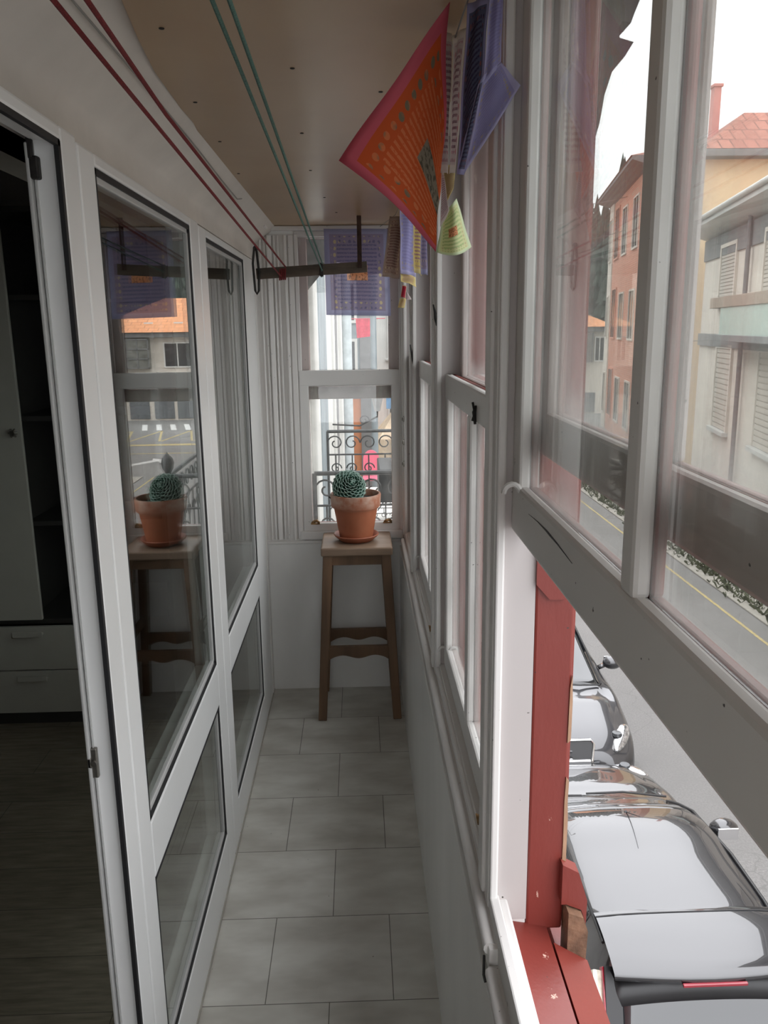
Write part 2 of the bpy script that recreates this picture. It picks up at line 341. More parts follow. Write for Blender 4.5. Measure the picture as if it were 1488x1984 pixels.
    def build(s, name, mat, parent=None, smooth=False, origin=None, rec=True, **props):
        me = bpy.data.meshes.new(name)
        org = Vector(parent['_o']) if parent is not None else None
        if org is None:
            if origin is not None: org = Vector(origin)
            else:
                xs, ys, zs = zip(*s.v); org = Vector(((min(xs)+max(xs))/2, (min(ys)+max(ys))/2, min(zs)))
        me.from_pydata([tuple(Vector(v)-org) for v in s.v], [], s.f); me.update()
        if rec:
            b = bmesh.new(); b.from_mesh(me); bmesh.ops.recalc_face_normals(b, faces=b.faces); b.to_mesh(me); b.free()
        if smooth:
            for p in me.polygons: p.use_smooth = True
            if smooth != 'all':
                try: me.set_sharp_from_angle(angle=math.radians(38))
                except Exception: pass
        me.materials.append(mat)
        ob = bpy.data.objects.new(name, me); C.objects.link(ob)
        if parent is not None: ob.parent = parent; ob['_o'] = tuple(org)
        else: ob.location = org; ob['_o'] = tuple(org)
        for k, v in props.items(): ob[k] = v
        return ob
def thing(name, loc, label, category, group=None, kind=None, rotz=0.0):
    o = bpy.data.objects.new(name, None); C.objects.link(o); o.location = loc; o.rotation_euler = (0, 0, rotz)
    o['_o'] = tuple(loc) if rotz == 0 else (0.0, 0.0, 0.0)      # rotated things take local coordinates
    o['label'] = label; o['category'] = category; o.empty_display_size = 0.1
    if group: o['group'] = group
    if kind: o['kind'] = kind
    return o
def local_thing(name, loc, label, category, rotz=0.0, **k):
    o = thing(name, loc, label, category, **k); o.rotation_euler = (0, 0, rotz); o['_o'] = (0.0, 0.0, 0.0); return o
def copy_tree(o, parent=None):
    c = o.copy(); C.objects.link(c)
    if parent: c.parent = parent
    for ch in [x for x in bpy.data.objects if x.parent == o]: copy_tree(ch, c)
    return c
def S(label, category): return dict(label=label, category=category, kind='structure')

# ================================================================ THE SETTING: gallery shell
YN, YF = -0.90, 3.55          # near end, far end of the gallery
MB().box(-0.49, 0.30, YN, 3.62, -0.12, 0.0).build('floor', TILE, origin=(0, 0, 0), **S('marbled pale grey floor tiles of the narrow gallery', 'floor'))
MB().box(-4.2, -0.49, -1.8, 3.85, -0.12, 0.0).build('floor_room', LAM, origin=(0, 0, 0), **S('grey wood laminate floor of the dark room at left', 'floor'))
# white cove + plaster above the pvc frames, curving into the ceiling
prof = [(-0.495, 1.90), (-0.495, 1.935), (-0.430, 1.936), (-0.432, 1.96), (-0.434, 1.98), (-0.424, 1.998), (-0.405, 2.012), (-0.378, 2.032), (-0.352, 2.052), (-0.336, 2.070), (-0.30, 2.082), (-0.10, 2.085), (0.34, 2.085), (0.34, 2.20), (-0.495, 2.20)]
MB().strip(prof+[prof[0]], YN, YF+0.07, 'y').build('wall_left', PLASTER, smooth=True, **S('cream plaster band above the white frames curving into the ceiling', 'wall'))
# hardboard ceiling sheet with a wavy left edge
edge = [(-0.25, YN), (-0.27, 0.6), (-0.298, 1.18), (-0.315, 1.33), (-0.328, 1.48), (-0.333, 1.706), (-0.331, 1.82), (-0.339, 1.918), (-0.345, 2.10), (-0.341, 2.26), (-0.349, 2.50), (-0.355, 2.71), (-0.342, 2.815), (-0.340, 3.30), (-0.355, 3.31), (-0.37, YF)]
ceil_o = MB().prism(edge+[(0.185, YF), (0.185, YN)], 2.070, 2.079).build('ceiling', BOARD, **S('brown hardboard ceiling sheet dotted with nail heads', 'ceiling'))
for nx, ny in [(-0.099, 1.462), (-0.297, 1.663), (-0.305, 1.989), (-0.318, 2.376), (-0.119, 2.339), (-0.114, 1.914), (-0.10, 2.80), (-0.07, 3.15), (0.05, 1.60), (-0.27, 1.28), (0.06, 2.35), (-0.10, 1.05)]:
    MB().lathe([(0, -0.0015), (0.0038, -0.001), (0.0042, 0.0)], (nx, ny, 2.0699), 10).build('nail_head', IRON, parent=ceil_o, smooth=True)
# back wall: lower panel, moulding line, fluted boards left of the window
bw = MB().box(-0.46, 0.32, YF, YF+0.05, -0.05, 0.716, 0.001).box(0.185, 0.34, YF-0.005, YF+0.07, 0.716, 2.09).box(-0.475, 0.34, YF, YF+0.07, 2.038, 2.20)
bw = bw.build('wall_back', PANEL_W, **S('white painted panel under the end window, behind the stool', 'wall'))
MB().box(-0.46, 0.19, YF-0.012, YF+0.01, 0.708, 0.722, 0.003).build('trim_1', WHITE_B, **S('thin white moulding line below the end window', 'moulding'))
fl = MB().box(-0.475, -0.255, YF-0.004, YF+0.06, 0.722, 2.04)
for x0, x1, dpt in ((-0.436, -0.424, .010), (-0.404, -0.396, .014), (-0.388, -0.378, .010), (-0.372, -0.352, .020), (-0.346, -0.338, .013), (-0.330, -0.322, .010), (-0.302, -0.290, .018), (-0.285, -0.262, .008)):
    fl.box(x0, x1, YF-0.004-dpt, YF, 0.730, 2.035, 0.003)
fl.build('trim_2', WHITE, **S('fluted white boards left of the end window', 'panelling'))
MB().box(-0.412, -0.352, 3.33, 3.42, 2.045, 2.075, 0.003).box(-0.38, 0.185, YF-0.03, YF, 2.052, 2.069, 0.003).build('trim_3', WHITE, **S('white batten along the ceiling above the end window', 'batten'))
# right parapet
MB().box(0.172, 0.285, YN, YF, -0.05, 0.69, 0.002).build('wall_right', PANEL_W, **S('white painted parapet panel under the sash windows', 'wall'))
MB().tube([(0.182, 1.04, 0.735), (0.181, 2.0, 0.735), (0.183, 3.46, 0.735)], 0.0105, 10).box(0.178, 0.20, 1.03, 3.47, 0.70, 0.742, 0.004).build('trim_4', WHITE, smooth=True, **S('rounded white bead along the top of the parapet', 'moulding'))
MB().tube([(0.181, YN, 0.712), (0.180, 1.02, 0.712)], 0.009, 10).box(0.176, 0.20, YN, 1.03, 0.69, 0.716, 0.004).build('trim_5', WHITE, smooth=True, **S('lower white bead on the near part of the parapet', 'moulding'))
MB().tube([(0.172, 1.035, 0.728), (0.1705, 1.028, 0.70), (0.1725, 1.022, 0.692)], 0.0020, 6).build('metal_pin', IRON, label='small dark metal pin at the broken end of the parapet bead', category='pin')
# near end wall behind the camera, outer wall of the house above and beside, gallery roof
MB().box(-0.50, 0.34, YN-0.06, YN, -0.1, 0.75).box(-0.50, 0.34, YN-0.06, YN, 2.0, 2.2).box(-0.50, -0.40, YN-0.06, YN, 0.75, 2.0).box(0.17, 0.34, YN-0.06, YN, 0.75, 2.0).build('wall_near', PANEL_W, **S('white end wall of the gallery behind the camera', 'wall'))
MB().box(-0.50, 0.58, YN-0.1, 3.68, 2.32, 2.40).box(-0.50, 0.36, YN-0.1, 3.68, 2.19, 2.32).build('roof', GREYB, **S('unseen flat roof slab over the gallery, overhang widened for shade', 'roof'))  # out of view; overhang widened to shade the near post
MB().box(-4.4, -0.47, YN-1.2, YN-0.06, -3.65, 5.0).box(-0.62, -0.495, YN-0.1, 0.33, 0.0, 2.2).box(-0.62, -0.495, 3.49, 3.62, 0.0, 2.2).box(-0.62, -0.495, YN-0.06, 3.62, 1.93, 5.0).build('wall_house', ROOMW, **S('house wall between the gallery and the dark room', 'wall'))
MB().box(0.305, 0.335, YN, YF+0.06, -3.65, 0.66).build('wall_street', RED, **S('red painted outside face of the gallery parapet', 'wall'))
# dark room
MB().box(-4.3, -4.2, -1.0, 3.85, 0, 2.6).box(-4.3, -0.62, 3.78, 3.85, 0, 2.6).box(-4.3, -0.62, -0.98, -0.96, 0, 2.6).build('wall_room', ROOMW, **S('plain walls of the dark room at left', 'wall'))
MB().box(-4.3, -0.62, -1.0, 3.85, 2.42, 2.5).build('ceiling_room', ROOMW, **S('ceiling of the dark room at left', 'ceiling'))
MB().prism([(-0.62, 2.42), (-0.62, 2.34), (-0.66, 2.33), (-0.71, 2.38), (-0.72, 2.42)], -0.9, 3.78, 'y').build('trim_6', ROOMW, **S('ceiling cornice of the dark room', 'cornice'))

# ================================================================ white PVC glazing (left)
X0, X1 = -0.425, -0.490
def ring(b, a0, a1, c0, c1, wd, x0, x1, bev=0):
    return b.box(x1, x0, a0, a0+wd, c0, c1, bev).box(x1, x0, a1-wd, a1, c0, c1, bev).box(x1, x0, a0, a1, c0, c0+wd, bev).box(x1, x0, a0, a1, c1-wd, c1, bev)
def pvc_opening(parent, y0, y1, z0, z1):
    ring(MB(), y0, y1, z0, z1, 0.011, -0.4275, -0.450).build('gasket', GASKET, parent=parent)
    ring(MB(), y0+.009, y1-.009, z0+.009, z1-.009, 0.013, -0.431, -0.452, 0.002).build('glazing_bead', PVC_IN, parent=parent)
    MB().box(-0.442, -0.436, y0+.018, y1-.018, z0+.018, z1-.018).build('glass_pane', GL_PVC, parent=parent)
def pvc_unit(name, label, cat, y0, y1, op0, op1, zrail=None, zbot=0.24, ztop=1.90, x1=X1):
    t = thing(name, (-0.45, (y0+y1)/2, 0.0), label, cat, kind='structure')
    fr = MB(); b = 0.005
    fr.box(x1, X0, y0, op0, 0.0, ztop+0.022, b).box(x1, X0, op1, y1, 0.0, ztop+0.022, b)
    fr.box(x1, X0, op0-.001, op1+.001, ztop, ztop+0.022, b)
    if zrail: fr.box(x1, X0, op0-.001, op1+.001, zrail[0], zrail[1], b)
    if zbot: fr.box(x1, X0, op0-.001, op1+.001, 0.0, zbot, b)
    fr.build('frame', PVC, parent=t)
    return t
d1 = pvc_unit('door_1', 'open white doorway frame to the dark room at the left edge', 'door frame', 0.33, 1.345, 0.38, 1.275, zbot=0, ztop=1.922, x1=-0.470)
MB().box(-0.433, -0.426, 1.267, 1.2765, 0.0, 1.922).box(-0.433, -0.426, 0.38, 1.275, 1.914, 1.9235).build('gasket', GASKET, parent=d1)
MB().box(-0.474, -0.468, 1.262, 1.2765, 0.0, 1.918, 0.002).box(-0.4655, -0.4635, 1.270, 1.2765, 0.0, 1.918).build('jamb_strip', PVC_IN, parent=d1)
MB().box(-0.470, -0.458, 1.266, 1.275, 0.905, 0.960, 0.002).tube([(-0.464, 1.262, 0.934), (-0.464, 1.268, 0.934)], 0.005, 10).box(-0.474, -0.467, 1.262, 1.270, 0.925, 0.945, .002).build('strike_plate', METAL, parent=d1)
MB().box(-0.470, -0.456, 1.262, 1.276, 1.868, 1.900, 0.003).box(-0.471, -0.463, 1.262, 1.272, 1.895, 1.945, 0.002).build('hinge', IRON, parent=d1)
w1 = pvc_unit('window_1', 'middle white framed glazing with plant reflected in its tall pane', 'window', 1.349, 2.310, 1.432, 2.202, zrail=(0.582, 0.708), zbot=0.155, ztop=1.915)
pvc_opening(w1, 1.432, 2.202, 0.708, 1.915); pvc_opening(w1, 1.432, 2.202, 0.155, 0.582)
w2 = pvc_unit('window_2', 'farthest white framed glazing beside the end wall', 'window', 2.314, 3.490, 2.423, 3.200, zrail=(0.582, 0.708), zbot=0.135, ztop=1.910)
pvc_opening(w2, 2.423, 3.200, 0.708, 1.910); pvc_opening(w2, 2.423, 3.200, 0.135, 0.582)
MB().box(-0.49, -0.422, 3.492, YF, 0.0, 1.95, 0.003).build('trim_7', WHITE, **S('old white corner post between far glazing and end wall', 'corner post'))
MB().box(-0.440, -0.421, YN, YF, 0.0, 0.008, 0.003).build('trim_8', CONC, **S('rough grout line where the frames meet the tiles', 'grout line'))

# ================================================================ timber sash windows (right and end)
def mapf(axis):
    if axis == 'x': return lambda b, a0, a1, d0, d1, z0, z1, bev=0.0: b.box(min(d0, d1), max(d0, d1), a0, a1, z0, z1, bev)
    return lambda b, a0, a1, d0, d1, z0, z1, bev=0.0: b.box(a0, a1, min(d0, d1), max(d0, d1), z0, z1, bev)
def sash(parent, axis, a0, a1, z0, z1, d, th, stile, topr, botr, mull, mat_in, gmat, tag='sash', mw=0.056):
    bx = mapf(axis); s = 1; h = th*0.62
    f = MB()
    for dd0, dd1, k in ((d, d+h, 0),):
        bx(f, a0, a0+stile, dd0, dd1, z0, z1, .004); bx(f, a1-stile, a1, dd0, dd1, z0, z1, .004)
        bx(f, a0, a1, dd0-0.0006, dd1, z0, z0+botr, .005); bx(f, a0, a1, dd0-0.0006, dd1, z1-topr, z1, .005)
    f.build(tag+'_frame', mat_in, parent=parent)
    r = MB(); e_ = 0.0005
    bx(r, a0+.001, a0+stile+e_, d+h, d+th, z0+.001, z1-.001, .003); bx(r, a1-stile-e_, a1-.001, d+h, d+th, z0+.001, z1-.001, .003)
    bx(r, a0+.002, a1-.002, d+h, d+th+.0008, z0+.001, z0+botr+e_, .003); bx(r, a0+.002, a1-.002, d+h, d+th+.0008, z1-topr-e_, z1-.001, .003)
    r.build(tag+'_outer_face', RED, parent=parent)
    panes = [(a0+stile, a1-stile)]
    if mull is not None:
        mb_ = MB(); bx(mb_, mull-mw/2, mull+mw/2, d-.0003, d+h, z0+botr-.002, z1-topr+.002, .005)
        mb_.build('mullion', mat_in, parent=parent)
        mb2 = MB(); bx(mb2, mull-mw/2-.003, mull+mw/2+.003, d+h, d+th, z0+botr, z1-topr, .004); mb2.build('mullion_outer_face', RED if tag == 'sash' else PINKISH, parent=parent)
        panes = [(a0+stile, mull-mw/2), (mull+mw/2, a1-stile)]
    for p0, p1 in panes:
        g = MB(); bx(g, p0-.001, p1+.001, d+h-.0015, d+h+.0015, z0+botr-.001, z1-topr+.001)
        g.build('glass_pane', gmat, parent=parent)
def hook(parent, c, s=1.0, mat=None):                 # curled paint-white sash lift at a sash corner
    x, y, z = c; pts = []
    for k in range(9):
        t = PI*(0.0+k/8*0.95); pts.append((x-0.011*s*math.cos(t), y-0.006*k/8, z+0.013*s*math.sin(t)))
    MB().tube([(p[0]-0.004, p[1], p[2]) for p in pts], [0.004*s]*9, 8).build('sash_lift', WHITE_B, parent=parent, smooth=True)
XI, XO = 0.214, 0.249
bays = [('window_3', 0.19, 1.12, 0.623, 1.368, 'raised sash window nearest the camera, open above the cars'),
        ('window_4', 1.21, 2.02, 1.585, 0.775, 'closed sash window second from the camera, with dark latch'),
        ('window_5', 2.11, 2.90, 2.50, 0.775, 'closed sash window third from the camera along the right wall'),
        ('window_6', 2.99, 3.47, None, 0.775, 'narrow closed sash window at the far right corner'),
        ('window_7', -0.82, 0.10, -0.36, 0.775, 'closed sash window behind the camera')]
wins = {}
for nm, a0, a1, ml, zb, lb in bays:
    t = thing(nm, (0.25, (a0+a1)/2, 0.76), lb, 'sash window', kind='structure'); wins[nm] = t
    H = 0.765
    sash(t, 'x', a0+.004, a1-.004, zb, zb+H, XI, 0.026, 0.046, 0.060, 0.070 if nm == 'window_3' else 0.062, ml, WHITE, GL_SIDE, mw=0.032 if nm == 'window_3' else 0.042)
    sash(t, 'x', a0+.006, a1-.006, 1.478, 2.10, XO, 0.023, 0.044, 0.045, 0.060, ml+.0765 if ml and nm == 'window_3' else ml, PINKISH, GL_SIDE, tag='upper_sash', mw=0.075 if nm == 'window_3' else 0.050)
posts = [(1.12, 1.21, 'trim_10', 'white post beside the open sash, nearest the camera'), (2.02, 2.11, 'trim_11', 'white post between the second and third sash windows'),
         (2.90, 2.99, 'trim_12', 'white post between the third and far corner sash windows'), (3.47, YF, 'trim_13', 'white corner post where sash windows meet the end wall'),
         (0.10, 0.19, 'trim_14', 'white post behind the camera'), (YN, -0.82, 'trim_15', 'white near corner post behind the camera')]
for a0, a1, nm, lb in posts:
    t = thing(nm, (0.22, (a0+a1)/2, 0.72), lb, 'post', kind='structure')
    MB().box(0.190, 0.252, a0, a1, 0.70, 2.09, 0.003).box(0.192, 0.2045, a0-.010, a1+.010, 0.755, 2.085, 0.003).box(0.184, 0.192, a0+.025, a1-.025, 0.75, 2.08, 0.004).build('inner_face', WHITE, parent=t)
    MB().box(0.2046, 0.2521, a0-.0012, a0+.004, 0.72, 2.085).box(0.2046, 0.2521, a1-.004, a1+.0012, 0.72, 2.085).build('darkened_channel_face', CHAN, parent=t)  # thin facing added in darker paint to dim the brightly lit side faces
    MB().box(0.252, 0.311, a0-.002, a1+.002, 0.70, 2.15, 0.004).build('outer_face', RED, parent=t)
    MB().box(0.300, 0.318, a0+.014, a1-.014, 0.70, 2.12, 0.004).build('outer_cover_strip', RED, parent=t)
# pieces seen on the near post: chamfered red block, bare wood strip, bare wood block
np_ = [o for o in C.objects if o.name == 'trim_10'][0]
MB().prism([(0.252, 1.36), (0.252, 1.285), (0.272, 1.262), (0.296, 1.262), (0.296, 1.36)], 1.112, 1.122, 'y').build('stop_block', RED, parent=np_)
MB().prism([(.3060, .80), (.3125, .805), (.3130, .90), (.3115, .93), (.3125, .965), (.3080, .972), (.3065, .93), (.3070, .86)], 1.1155, 1.1195, 'y').prism([(.3075, 1.03), (.3125, 1.035), (.3130, 1.10), (.3110, 1.14), (.3085, 1.12)], 1.1155, 1.1195, 'y').build('bare_wood_strip', BARE, parent=np_)
MB().prism([(0.312, 0.755), (0.336, 0.745), (0.344, 0.72), (0.342, 0.665), (0.332, 0.640), (0.312, 0.66)], 1.085, 1.125, 'y').build('bare_wood_block', BROWNW, parent=np_)
MB().prism([(0.304, 0.83), (0.330, 0.815), (0.345, 0.765), (0.3445, 0.722), (0.336, 0.748), (0.312, 0.759), (0.304, 0.759)], 1.10, 1.125, 'y').build('red_bracket', RED, parent=np_)
# continuous head, inner sill ledges, outer red sill
MB().box(0.19, 0.34, YN, YF+0.06, 2.088, 2.20, 0.003).build('trim_16', WHITE, **S('white head rail above the sash windows', 'head rail'))
led = MB()
for a0, a1 in ((1.21, 2.02), (2.11, 2.90), (2.99, 3.47)):
    led.box(0.192, 0.212, a0-.01, a1+.01, 0.74, 0.768, 0.005).box(0.20, 0.254, a0, a1, 0.70, 0.774, 0.002)
led.build('trim_17', WHITE, **S('stepped white ledge below the closed sash windows', 'ledge'))
t = thing('trim_18', (0.2, 0.6, 0.72), 'thin white upstand strip below the open sash', 'strip', kind='structure')
MB().box(0.192, 0.208, 0.10, 1.135, 0.70, 0.766, 0.003).box(0.206, 0.222, 0.10, 1.128, 0.70, 0.757, 0.004).build('upstand', WHITE_B, parent=t)
t = thing('trim_19', (0.27, 0.6, 0.66), 'red painted outer sill under the open sash', 'sill', kind='structure')
MB().prism([(0.220, 0.60), (0.220, 0.718), (0.286, 0.705), (0.289, 0.60)], YN, 1.125, 'y').build('inner_board', RED, parent=t)
MB().prism([(0.2900, 0.58), (0.2900, 0.703), (0.345, 0.668), (0.348, 0.58)], YN, 1.085, 'y').build('outer_board', RED, parent=t)
MB().prism([(0.220, 0.60), (0.220, 0.716), (0.345, 0.67), (0.348, 0.58)], 1.21, YF, 'y').build('far_board', RED, parent=t)
# hardware
MB().prism([(0.999, 1.4175), (0.945, 1.4205), (0.895, 1.4215), (0.845, 1.4195), (0.783, 1.4150), (0.845, 1.4178), (0.880, 1.4182), (0.905, 1.4192), (0.945, 1.4196)], 0.2128, 0.2136, 'x').build('paint_crack', IRON, parent=wins['window_3'])
for (c, wn) in (((0.209, 1.072, 1.430), 'window_3'), ((0.214, 2.012, 0.812), 'window_4'), ((0.236, 1.96, 0.83), 'window_4'), ((0.214, 2.892, 0.812), 'window_5')):
    hook(wins[wn], c)
MB().tube([(0.212, 1.47, 1.512), (0.209, 1.47, 1.50), (0.211, 1.47, 1.478)], [.002, .004, .0025], 8).tube([(0.206, 1.47, 1.518), (0.210, 1.47, 1.498), (0.206, 1.472, 1.484)], .0022, 8).build('latch', IRON, parent=wins['window_4'], smooth=True)
MB().tube([(0.184, 2.018, 1.706), (0.188, 2.016, 1.690), (0.190, 2.016, 1.672), (0.192, 2.016, 1.655), (0.194, 2.016, 1.676), (0.195, 2.016, 1.690)], [.0015, .003, .0042, .003, .0025, .0015], 8).build('iron_hook', IRON, label='dark iron hook on the second white window post', category='hook')
MB().tube([(0.183, 2.898, 1.595), (0.187, 2.896, 1.57), (0.190, 2.896, 1.53), (0.193, 2.896, 1.57), (0.197, 2.898, 1.60)], [.0015, .003, .004, .003, .0015], 8).build('iron_hook', IRON, label='small dark iron hook on the third white window post', category='hook')
for zz in (1.271, 1.171, 1.077):
    MB().box(0.186, 0.1915, 3.462, 3.474, zz-.012, zz+.012, .002).tube([(0.184, 3.468, zz-.006), (0.184, 3.468, zz+.006)], .003, 6).build('hinge_knuckle', METAL, parent=[o for o in C.objects if o.name == 'trim_13'][0], smooth=True)
for (cx, cy_, cz, lb) in ((0.200, 1.222, 0.838, 'rusty brass stub on the ledge beside the nearest white post'), (0.196, 2.112, 0.842, 'rusty brass stub on the ledge beside the second white post')):
    MB().tube([(cx-.012, cy_, cz-.004), (cx+.006, cy_, cz+.002)], [.0075, .0065], 12).tube([(cx-.014, cy_, cz-.0045), (cx-.011, cy_, cz-.004)], .0095, 12).tube([(cx, cy_+.002, cz-.002), (cx+.002, cy_+.03, cz-.075)], .003, 8).build('bolt_stub', BRASS, smooth=True, label=lb, category='bolt')

# end window
t = thing('window_8', (-0.04, YF, 0.762), 'end window with two sashes behind the potted plant', 'sash window', kind='structure')
MB().box(-0.26, -0.244, YF-.012, YF+.02, 1.476, 2.04, .003).box(0.176, 0.186, YF-.012, YF+.02, 0.762, 2.04, .003).box(-0.26, 0.186, YF-.006, YF+.06, 2.028, 2.05, .003).build('frame', WHITE, parent=t)
MB().box(-0.275, 0.186, YF-.022, YF+.05, 0.728, 0.766, .004).build('window_sill', WHITE_B, parent=t)
sash(t, 'y', -0.258, 0.180, 0.764, 1.479, YF-.010, 0.034, 0.040, 0.068, 0.038, None, WHITE_B, GL_BACK)
sash(t, 'y', -0.256, 0.178, 1.352, 2.034, YF+.028, 0.032, 0.045, 0.010, 0.056, None, PINKISH, GL_BACK, tag='upper_sash')
for cx in (-0.206, 0.118):
    MB().tube([(cx-.016, YF-.016, 0.806), (cx-.006, YF-.022, 0.812), (cx+.006, YF-.020, 0.815), (cx+.018, YF-.014, 0.806)], [.004, .007, .0075, .004], 8).tube([(cx-.020, YF-.012, 0.800), (cx+.020, YF-.012, 0.800)], .004, 6).build('sash_catch', BRASS, parent=t, smooth=True)

# ================================================================ wardrobe in the dark room
wx1, wy = -0.80, 3.25
wd = thing('wardrobe', (-1.5, 3.5, 0), 'white laminate wardrobe with two drawers standing in the dark room', 'wardrobe')
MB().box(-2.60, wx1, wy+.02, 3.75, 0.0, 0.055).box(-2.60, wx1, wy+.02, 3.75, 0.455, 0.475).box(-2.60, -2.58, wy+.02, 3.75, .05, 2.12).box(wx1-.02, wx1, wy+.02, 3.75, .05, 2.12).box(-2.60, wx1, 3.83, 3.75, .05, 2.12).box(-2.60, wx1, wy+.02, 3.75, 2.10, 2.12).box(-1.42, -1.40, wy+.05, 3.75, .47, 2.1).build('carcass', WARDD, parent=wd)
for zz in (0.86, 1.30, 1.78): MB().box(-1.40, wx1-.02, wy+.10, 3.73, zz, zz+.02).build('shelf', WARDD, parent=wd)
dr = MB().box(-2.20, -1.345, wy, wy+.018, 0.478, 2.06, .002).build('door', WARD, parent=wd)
kn = MB().lathe([(0, -.020), (.010, -.020), (.014, -.014), (.010, -.006), (.006, 0)], (-1.375, wy, 1.265), 16, 'y')
for k in range(6):
    a = k*PI/3; kn.tube([(-1.375+.016*math.cos(a), wy-.006, 1.265+.016*math.sin(a)), (-1.375+.008*math.cos(a), wy-.018, 1.265+.008*math.sin(a))], [.005, .004], 8)
kn.build('knob', METAL, parent=dr, smooth=True)
for z0, z1 in ((0.255, 0.448), (0.058, 0.250)):
    d_ = MB().box(-2.20, -1.175, wy, wy+.018, z0, z1, .002).build('drawer', WARD, parent=wd)
    MB().box(-1.47, -1.345, wy-.018, wy, z1-.032, z1-.024, .002).box(-1.47, -1.345, wy-.020, wy-.014, z1-.040, z1-.016, .002).build('handle', WARD, parent=d_)

# ================================================================ stool
st = thing('wooden_stool', (-0.022, 3.39, 0), 'tall four-legged wooden stool under the potted succulent', 'stool')
MB().box(-0.172, 0.128, 3.250, 3.528, 0.726, 0.762, .007, 3).build('seat', STOOLT, parent=st)
for sx_ in (-1, 1):
    for yf, yt in ((3.232, 3.285), (3.525, 3.492)):
        MB().beam((-0.022+sx_*0.162, yf, 0.0), (-0.022+sx_*0.122, yt, 0.727), (.036, .040), (.036, .040), .003).build('leg', STOOLW, parent=st)
MB().box(-0.135, 0.091, 3.268, 3.286, 0.683, 0.727, .002).build('apron', STOOLW, parent=st)
MB().box(-0.135, 0.091, 3.488, 3.506, 0.683, 0.727, .002).build('apron', STOOLW, parent=st)
for xx in (-0.148, 0.090): MB().box(xx, xx+.014, 3.29, 3.49, 0.683, 0.727, .002).build('apron', STOOLW, parent=st)
def wavy(x0, x1, y0, y1, z0, z1, amp):
    pl = [(x0, z1), (x1, z1)]
    for k in range(25):
        t_ = k/24; s_ = abs(t_-.5)*2
        pl.append((x1+(x0-x1)*t_, z0 + amp*(math.sin(s_*PI*1.0)**2) - amp*.4*(1 if s_ > .8 else 0)*(s_-.8)/.2*2))
    return MB().prism(pl, y0, y1, 'y')
wavy(-0.160, 0.116, 3.243, 3.263, 0.275, 0.328, .014).build('stretcher', STOOLW, parent=st)
wavy(-0.160, 0.116, 3.505, 3.522, 0.255, 0.308, .014).build('stretcher', STOOLW, parent=st)
for xx in (-0.166, 0.112): MB().box(xx, xx+.016, 3.26, 3.51, 0.36, 0.40, .002).build('stretcher', STOOLW, parent=st)
# saucer, pot and succulent
pc = (-0.023, 3.385)
MB().lathe([(0, .001), (.062, .001), (.070, .003), (.092, .022), (.097, .029), (.095, .032), (.090, .030), (.074, .011), (.0, .009)], (*pc, 0.761), 48).build('saucer', SAUC, smooth=True, label='terracotta saucer on the stool top under the plant pot', category='saucer')
pt = thing('potted_succulent', (*pc, 0.771), 'grey-green rosette succulent in a terracotta pot on the stool', 'potted plant')
MB().lathe([(0, 0), (.066, 0), (.070, .003), (.0935, .135), (.094, .140), (.1035, .141), (.1055, .147), (.1085, .192), (.1065, .197), (.100, .197), (.0965, .190), (.093, .17), (.0, .165)], (*pc, 0.771), 56).build('pot', TERRA, parent=pt, smooth=True)
MB().lathe([(0, .012), (.05, .010), (.0945, .004)], (pc[0], pc[1], 0.771+.166), 32).build('soil', SOIL, parent=pt, smooth=True)
def leaf(mb, attr, base, dirv, nrm, L, W, cup):
    dirv = dirv.normalized(); side = dirv.cross(nrm).normalized(); nn_ = side.cross(dirv).normalized()
    rows = 6; P = []
    for i in range(rows+1):
        t_ = i/rows
        wd_ = W*(0.35+0.65*math.sin(PI*min(1, t_*0.72)**0.9))*(1 if t_ < .8 else math.sqrt(max(0.0, 1-((t_-.8)/.2)**2))*.95+.05)
        rowp = []
        for j in range(5):
            u = (j-2)/2
            p = base+dirv*(L*t_)+side*(wd_*u*.5)+nn_*(cup*(t_**2)*L + abs(u)**2*wd_*.22)
            if t_ == 1: p += nn_*0.001
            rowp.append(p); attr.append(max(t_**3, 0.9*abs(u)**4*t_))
        P.append(rowp)
    mb.grid(P)
ros = MB(); att = []
axis = Vector((0.30, -0.72, 0.62)).normalized(); cen = Vector((pc[0]-.026, pc[1]-.004, 0.996))
up1 = axis.orthogonal().normalized(); up2 = axis.cross(up1)
N = 190
for i in range(N):
    f = i/(N-1); ang = i*2.39996
    th = 0.05+2.35*f**.62
    rad = (up1*math.cos(ang)+up2*math.sin(ang))
    sph = axis*math.cos(th)+rad*math.sin(th)
    R_ = 0.058
    base = cen+Vector((sph.x*R_*1.02, sph.y*R_, sph.z*R_*1.10))*0.72
    if base.z < 0.945: continue
    tang = (rad*math.cos(th)-axis*math.sin(th))
    dr_ = (sph*0.62-tang*(0.35)+sph*0.0).normalized() if f < .25 else (sph*0.80-tang*0.62).normalized()
    leaf(ros, att, base, dr_, -tang if f > .05 else axis, (0.013+0.018*min(1, f*2.2))*(1+random.uniform(-.08, .08)), 0.013+0.021*min(1, f*2.2), -0.30)
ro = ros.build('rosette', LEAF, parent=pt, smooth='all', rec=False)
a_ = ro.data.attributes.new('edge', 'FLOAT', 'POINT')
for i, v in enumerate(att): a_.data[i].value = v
md = ro.modifiers.new('thick', 'SOLIDIFY'); md.thickness = 0.0022
MB().lathe([(0, -.07), (.034, -.06), (.044, -.03), (.042, 0), (.032, .028), (.015, .04), (0, .042)], (pc[0]-.026, pc[1]-.002, 0.994), 20).build('stem', simple('dried_stem', (0.05, 0.075, 0.055), .9), parent=pt, smooth=True)
dl = MB(); datt = []
